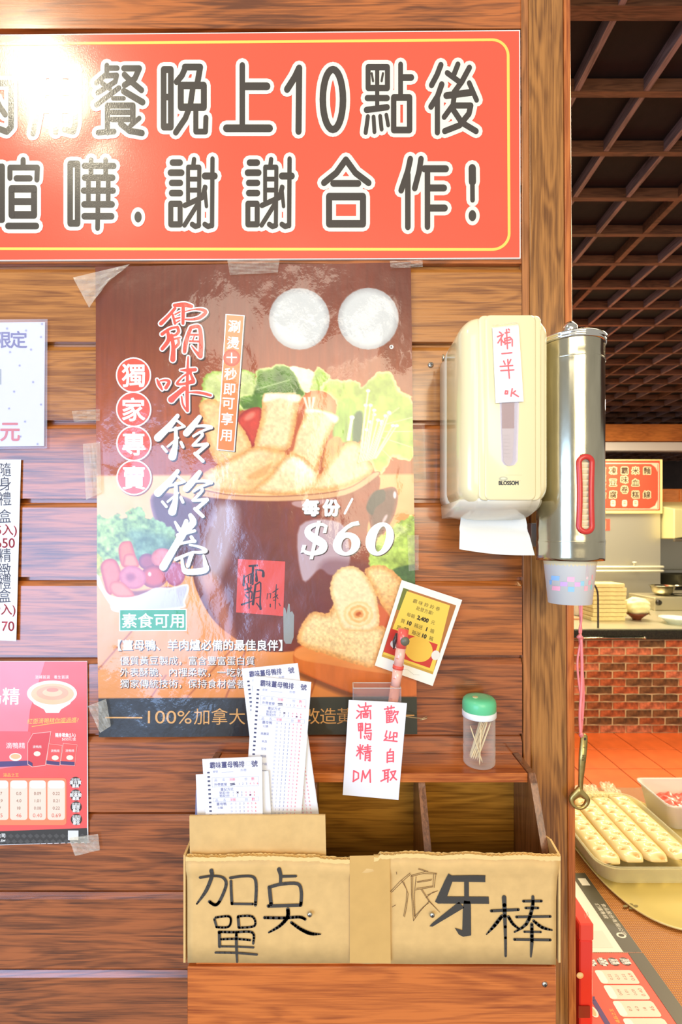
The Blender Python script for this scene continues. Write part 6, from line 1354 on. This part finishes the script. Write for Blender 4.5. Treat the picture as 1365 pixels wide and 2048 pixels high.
bm_obj('round_sticker', bm, mat('grey sticker', (110, 104, 84), 0.4), pen, True)
pr = Print()
for k in range(5): pr.stroke([(793 - k * 3.0, 1317 + 20 * k), (797 - k * 3.0, 1318 + 20 * k)], 1.0, (216, 120, 96), 1)
pr.build('barrel_marks', prt, pen, lambda x, y, l: P(x, y, a_.lerp(b_, (y - 1258) / 262).y - 0.0083))
# ------------------------------------------------------------------ dining table right of the wall
ZT_ = 0.75; RZ = ZT_ - CZ
def onz(px_, py_, z=ZT_): y = (CZ - z) * F / (py_ - CY); return Vector(((px_ - CX) / F * y, y, z))
m, nt, bs = newmat('woven table top'); MATS['woven table top'] = m; N = nt.nodes.new; L_ = nt.links.new
tc = N('ShaderNodeTexCoord'); w1 = N('ShaderNodeTexWave'); w1.bands_direction = 'X'; w1.inputs['Scale'].default_value = 70; w1.inputs['Distortion'].default_value = 0.6; w2 = N('ShaderNodeTexWave'); w2.bands_direction = 'Y'; w2.inputs['Scale'].default_value = 70; w2.inputs['Distortion'].default_value = 0.6
L_(tc.outputs['Object'], w1.inputs[0]); L_(tc.outputs['Object'], w2.inputs[0]); mu = N('ShaderNodeMath'); mu.operation = 'MULTIPLY'; L_(w1.outputs['Fac'], mu.inputs[0]); L_(w2.outputs['Fac'], mu.inputs[1])
cr = N('ShaderNodeValToRGB'); cr.color_ramp.elements[0].color = (*lin((150, 84, 30)), 1); cr.color_ramp.elements[1].color = (*lin((214, 146, 66)), 1); cr.color_ramp.elements[1].position = 0.6; L_(mu.outputs[0], cr.inputs[0]); L_(cr.outputs[0], bs.inputs['Base Color'])
bp = N('ShaderNodeBump'); bp.inputs['Distance'].default_value = 0.0006; L_(mu.outputs[0], bp.inputs['Height']); L_(bp.outputs[0], bs.inputs['Normal']); bs.inputs['Roughness'].default_value = 0.45
tb = thing('dining_table', 'brown table with a woven-look top beyond the post', 'table', (1.25, 1.14, 0))
bx('tabletop', 0.402, 2.1, 0.68, 1.60, ZT_ - 0.035, ZT_, MATS['woven table top'], tb, 0.004, 2)
for x in (0.46, 2.04):
    for y in (0.74, 1.54): bx('leg', x - 0.03, x + 0.03, y - 0.03, y + 0.03, 0.0005, ZT_ - 0.0352, post_wood, tb, 0.003)
# pale round-cornered tray sheet
def superell(cx_, cy_, rx, ry, e, n=72): 
    o_ = []
    for i in range(n):
        a_ = 2 * math.pi * i / n; c_, s_ = math.cos(a_), math.sin(a_)
        o_.append((cx_ + rx * math.copysign(abs(c_) ** (2 / e), c_), cy_ + ry * math.copysign(abs(s_) ** (2 / e), s_)))
    return o_
ty = thing('serving_tray', 'pale yellow translucent round tray under the food containers', 'tray', (0.81, 1.28, ZT_ + 0.0008))
bm = bmesh.new()
rings(bm, [[(x, y, z) for x, y in superell(0.81, 1.28, 0.18 - i, 0.282 - i, 3.0)] for z, i in ((ZT_ + 0.0008, 0.006), (ZT_ + 0.004, 0.001), (ZT_ + 0.0075, 0.0), (ZT_ + 0.0075, 0.003), (ZT_ + 0.0035, 0.008))])
bm_obj('tray_body', bm, mat('pale yellow plastic', (226, 206, 130), 0.3, coat=0.3, var=0.04, bscale=4), ty, True)
pr = Print()
for x, y in ((1252, 1812), (1262, 1809), (1272, 1812), (1264, 1816)): pr.ell(x, y, 5.5, 2.4, (124, 108, 56), 1, 14)
pr.build('printed_mark', prt, ty, lambda x, y, l: onz(x, y, ZT_ + 0.0042))
zt = ZT_ + 0.0080
# open translucent container
def container(x0, x1, y0, y1, z0, h_, r_, m_, t_, taper=0.012):
    cx_, cy_ = (x0 + x1) / 2, (y0 + y1) / 2; hx, hy = (x1 - x0) / 2, (y1 - y0) / 2; bm = bmesh.new()
    lv = [(z0, taper + 0.004), (z0 + 0.003, taper), (z0 + h_ - 0.006, 0.002), (z0 + h_ - 0.005, -0.004), (z0 + h_, -0.005), (z0 + h_, -0.001), (z0 + h_ - 0.003, 0.003), (z0 + 0.0055, taper + 0.002), (z0 + 0.0035, taper + 0.007)]
    rings(bm, [[(x, y, z) for x, y in rrect(cx_, cy_, hx - i, hy - i, r_, 6)] for z, i in lv]); return bm_obj('container_body', bm, m_, t_, True)
fc = thing('food_container', 'long translucent plastic container holding long bags of pale food', 'container', (0.755, 1.29, zt + 0.0003))
milky = clear('milky plastic box', (240, 236, 200), 0.2, 0.12)
container(0.622, 0.888, 1.125, 1.45, zt + 0.0003, 0.052, 0.045, milky, fc)
fm = attrmat('pale pressed food', 0.42, 0.35)
bagf = clear('bag film', (255, 250, 226), 0.05, 0.10, 0.9, 60)
names = ['leftmost', 'second from the left', 'third from the left', 'rightmost']
for k in range(4):
    xc = 0.664 + 0.0605 * k; ya, yb = 1.150 + 0.004 * k, 1.455 - 0.010 * (3 - k); zc = zt + 0.041 + 0.002 * (k % 2); hw_ = 0.0300
    b_ = thing('food_bag', 'clear bag of pale pressed rolls, %s in the long container' % names[k] if k else 'clear bag of pale pressed rolls, the leftmost in the long container', 'food bag', (xc, (ya + yb) / 2, zc - 0.017), 'bags of pale food')
    bm = bmesh.new(); rs = []; ny_ = 80; cc_ = []
    for j in range(ny_ + 1):
        y = ya + (yb - ya) * j / ny_; e_ = min(1, math.sin(math.pi * min(j, ny_ - j) / ny_ * 5 + 0.15) if min(j, ny_ - j) < ny_ * 0.1 else 1); r_ = []
        for i in range(48):
            a_ = 2 * math.pi * i / 48; c_, s_ = math.cos(a_), math.sin(a_)
            x = hw_ * math.copysign(abs(c_) ** 0.55, c_) * (0.6 + 0.4 * e_); z = 0.012 * math.copysign(abs(s_) ** 0.8, s_) * e_
            dm = 0
            if s_ > 0:
                for (xx, ph_) in ((-0.014, 0), (0.012, 0.5)): dm += math.exp(-((x - xx) / 0.0075) ** 2) * max(0, math.cos(2 * math.pi * ((y - ya) / 0.042 + ph_ + 0.17 * k))) ** 3
            r_.append((xc + x + 0.003 * math.sin(9 * y + k), y, zc + z - 0.0055 * dm)); n_v = 0.5 + 0.5 * math.sin(60 * x + 43 * y + k); tt_ = min(1, 1.0 * dm + 0.14 * n_v); c1_, c2_ = lin((244, 220, 156)), lin((214, 150, 62)); cc_.append(tuple(p_ * (1 - tt_) + q_ * tt_ for p_, q_ in zip(c1_, c2_)))
        rs.append(r_)
    rings(bm, rs); bm.verts.index_update(); V_ = [v.co[:] for v in bm.verts]; F_ = [[q.index for q in f_.verts] for f_ in bm.faces]; bm.free(); mesh_obj('pressed_rolls', V_, F_, fm, b_, True, cols=cc_)
    bm = bmesh.new(); rs = []
    for j in range(9):
        t_ = j / 8; y = yb + 0.001 + 0.052 * t_; w_ = hw_ * (0.9 - 0.35 * t_ + 0.2 * t_ * t_)
        rs.append([(xc + w_ * (i / 5 - 1) + 0.002 * math.sin(5 * i + j), y + 0.003 * math.sin(2 * i), zc + 0.006 * math.sin(2.1 * i + 1.7 * j + k) + 0.012 * t_) for i in range(11)])
    rings(bm, rs, False, False, False); o = bm_obj('bag_tail', bm, bagf, b_, True); so = o.modifiers.new('s', 'SOLIDIFY'); so.thickness = 0.0004
# second container with red meat
zt2 = ZT_ + 0.0080
mc = thing('meat_container', 'milky plastic box of sliced red meat behind the long container', 'container', (1.10, 1.41, zt2 + 0.0003))
container(0.935, 1.26, 1.335, 1.49, zt2 + 0.0003, 0.078, 0.020, clear('milky plastic box two', (244, 240, 232), 0.25, 0.40), mc, 0.014)
meatm = mat('raw meat', (226, 84, 66), 0.35, coat=0.5, bump=0.5, bscale=30, var=0.25)
bm = bmesh.new(); rs = []
for j in range(20):
    y = 1.360 + 0.105 * j / 19; rs.append([(0.962 + 0.27 * i / 29, y, zt2 + 0.045 + 0.006 * math.sin(0.9 * i + 0.5 * j) * math.sin(0.8 * j) + 0.003 * math.sin(2.3 * i)) for i in range(30)])
lo_ = [[(x, y, zt2 + 0.006) for x, y, z in r_] for r_ in rs]
bm2 = bmesh.new(); ring = lambda g: [g[0][i] for i in range(30)] + [g[j][29] for j in range(1, 20)] + [g[19][i] for i in range(28, -1, -1)] + [g[j][0] for j in range(18, 0, -1)]
rings(bm2, [ring(lo_), ring(rs)], True, False)
vr = [[bm2.verts.new(p_) for p_ in r_] for r_ in rs]
for j in range(19):
    for i in range(29): bm2.faces.new((vr[j][i], vr[j][i + 1], vr[j + 1][i + 1], vr[j + 1][i]))
bmesh.ops.remove_doubles(bm2, verts=bm2.verts[:], dist=1e-5); bm.free()
mt_ = thing('sliced_meat', 'marbled red sliced meat filling the milky plastic box', 'meat', (1.10, 1.41, zt2 + 0.006), kind='stuff')
bm_obj('meat_heap', bm2, meatm, mt_, True)
# red gift box
gx1 = 0.4275; gb = thing('gift_box', 'glossy red gift box standing at the near left corner of the table', 'box', (0.421, 0.88, ZT_ + 0.0005))
redm = mat('glossy red box', (238, 52, 34), 0.25, coat=0.6)
bx('box_body', 0.4045, gx1, 0.800, 0.960, ZT_ + 0.0005, ZT_ + 0.160, redm, gb, 0.002)
bx('box_lid', 0.404, gx1 + 0.001, 0.799, 0.961, ZT_ + 0.1605, ZT_ + 0.190, mat('glossy red lid', (244, 70, 48), 0.28, coat=0.6), gb, 0.002)
pr = Print(); YG = 0.7985
pr.ell(1161, 1951, 7, 6.5, (250, 190, 110), 1, 20); pr.ell(1161, 1950, 5, 3.6, (252, 214, 150), 2, 18); pr.rect(1158, 2012, 1181, 2036, (146, 48, 24), 1)
pr.build('box_print', gloss, gb, flat(YG, 0.0002))
pr = Print()
for k in range(3): pr.stroke([(1170 + 3 * k, 1828 - 2 * k), (1172 + 3 * k, 1836 - 2 * k)], 1.0, (250, 160, 130), 1)
pr.build('lid_print', gloss, gb, flat(YG - 0.0005, 0.0002))
# flyers lying on the table, same design as the wall flyer: its bottom edge faces right (local px -> table)
def table_place(x0, y0, sx, sy, z):
    """flyer px (X 174=right edge .. , Y 1688=bottom) -> table: flyer bottom toward +x, flyer right edge toward +y"""
    return lambda X, Y, l: Vector((x0 - (1690 - Y) * sx, y0 - (176 - X) * sy, z + 0.00005 + l * 0.00008))
def table_sheet(name, x0, x1, y0, y1, z, m_, parent): return bx(name, x0, x1, y0, y1, z, z + 0.0006, m_, parent, 0)
f1 = thing('table_flyer', 'red flyer with pale number panels lying at the near edge of the table', 'flyer', (0.53, 0.89, ZT_ + 0.0003))
table_sheet('flyer_sheet', 0.430, 0.6135, 0.75, 0.956, ZT_ + 0.0003, mat('flyer red paper', (238, 78, 56), 0.4), f1)
class Sub(Print):
    pass
pr = Print(); flyer_print(pr)
s1 = (0.956 - (D + 0.0375)) / 0.118 * 0.00074
keep = table_place(0.6132, 0.9555, 0.00094, 0.00082, ZT_ + 0.0010)
# keep only the artwork that lies on the visible sheet
def clipped(pr_, place, x0, x1, y0, y1, name, parent):
    V = [place(x, y, l) for x, y, l in pr_.v]; okf = []
    for f_ in pr_.f:
        if all(x0 - 1e-4 <= V[i].x <= x1 + 1e-4 and y0 - 1e-4 <= V[i].y <= y1 + 1e-4 for i in f_): okf.append(f_)
    used = sorted({i for f_ in okf for i in f_}); mp_ = {o_: n_ for n_, o_ in enumerate(used)}
    return mesh_obj(name, [tuple(V[i]) for i in used], [[mp_[i] for i in f_] for f_ in okf], gloss, parent, cols=[pr_.c[i] for i in used])
def clip_poly(pr_, x0, y0, x1, y1):
    pass
bandm = mat('flyer dark band', (84, 78, 62), 0.4)
table_sheet('dark_band', 0.5825, 0.6133, 0.7505, 0.9555, ZT_ + 0.00095, bandm, f1)
clipped(pr, keep, 0.430, 0.6135, 0.75, 0.956, 'flyer_print', f1)
f2 = thing('table_flyer', 'white-backed flyer with a dark edge band lying beyond the red flyer', 'flyer', (0.53, 1.07, ZT_ + 0.0003))
table_sheet('flyer_sheet', 0.430, 0.613, 0.958, 1.185, ZT_ + 0.0003, mat('flyer white paper', (240, 232, 214), 0.4), f2)
table_sheet('dark_band', 0.575, 0.6125, 0.9585, 1.1845, ZT_ + 0.00095, bandm, f2)
pr = Print()
TP = lambda x, y, l: Vector((x, y, ZT_ + 0.00162 + l * 0.0001))
pr.tf = None
def trect(x0, x1, y0, y1, c_, l=1): pr.add([(x0, y0), (x1, y0), (x1, y1), (x0, y1)], [[0, 1, 2, 3]], c_, l)
trect(0.584, 0.604, 1.142, 1.166, (236, 230, 212)); 
v_, f_, lo_, hi_ = glyph('食品有限公司')
for (tx_, ty0, hh, cc) in (('訂購專線', 1.085, 0.011, 0), ('食品股份有限公司', 1.085, 0.011, 1)):
    v_, f_, lo_, hi_ = glyph(tx_); pr.add([(0.588 + 0.014 * cc + (-(0.39 - q_[1])) * -hh * -1 * 1.0, ty0 - (q_[0] - lo_[0]) * hh) for q_ in v_], f_, (236, 230, 212), 1)
pr.add([(0.594 + 0.010 * math.cos(a_), 0.998 + 0.007 * math.sin(a_)) for a_ in [2 * math.pi * i / 20 for i in range(20)]], [list(range(20))], (236, 230, 212), 1)
pr.add([(0.594 + 0.006 * math.cos(a_), 0.998 + 0.004 * math.sin(a_)) for a_ in [2 * math.pi * i / 20 for i in range(20)]], [list(range(20))], (84, 78, 62), 2)
pr.build('band_print', prt, f2, TP)
pr = Print()
pr.add([(0.46, 0.968), (0.56, 0.968), (0.56, 1.01), (0.46, 1.01)], [[0, 1, 2, 3]], (230, 222, 206), 0)
pr.build('faint_print', prt, f2, lambda x, y, l: Vector((x, y, ZT_ + 0.0011)))
# hooks are done: remove the helper text object used for letter shapes
bpy.data.objects.remove(_to); bpy.data.curves.remove(_tc)
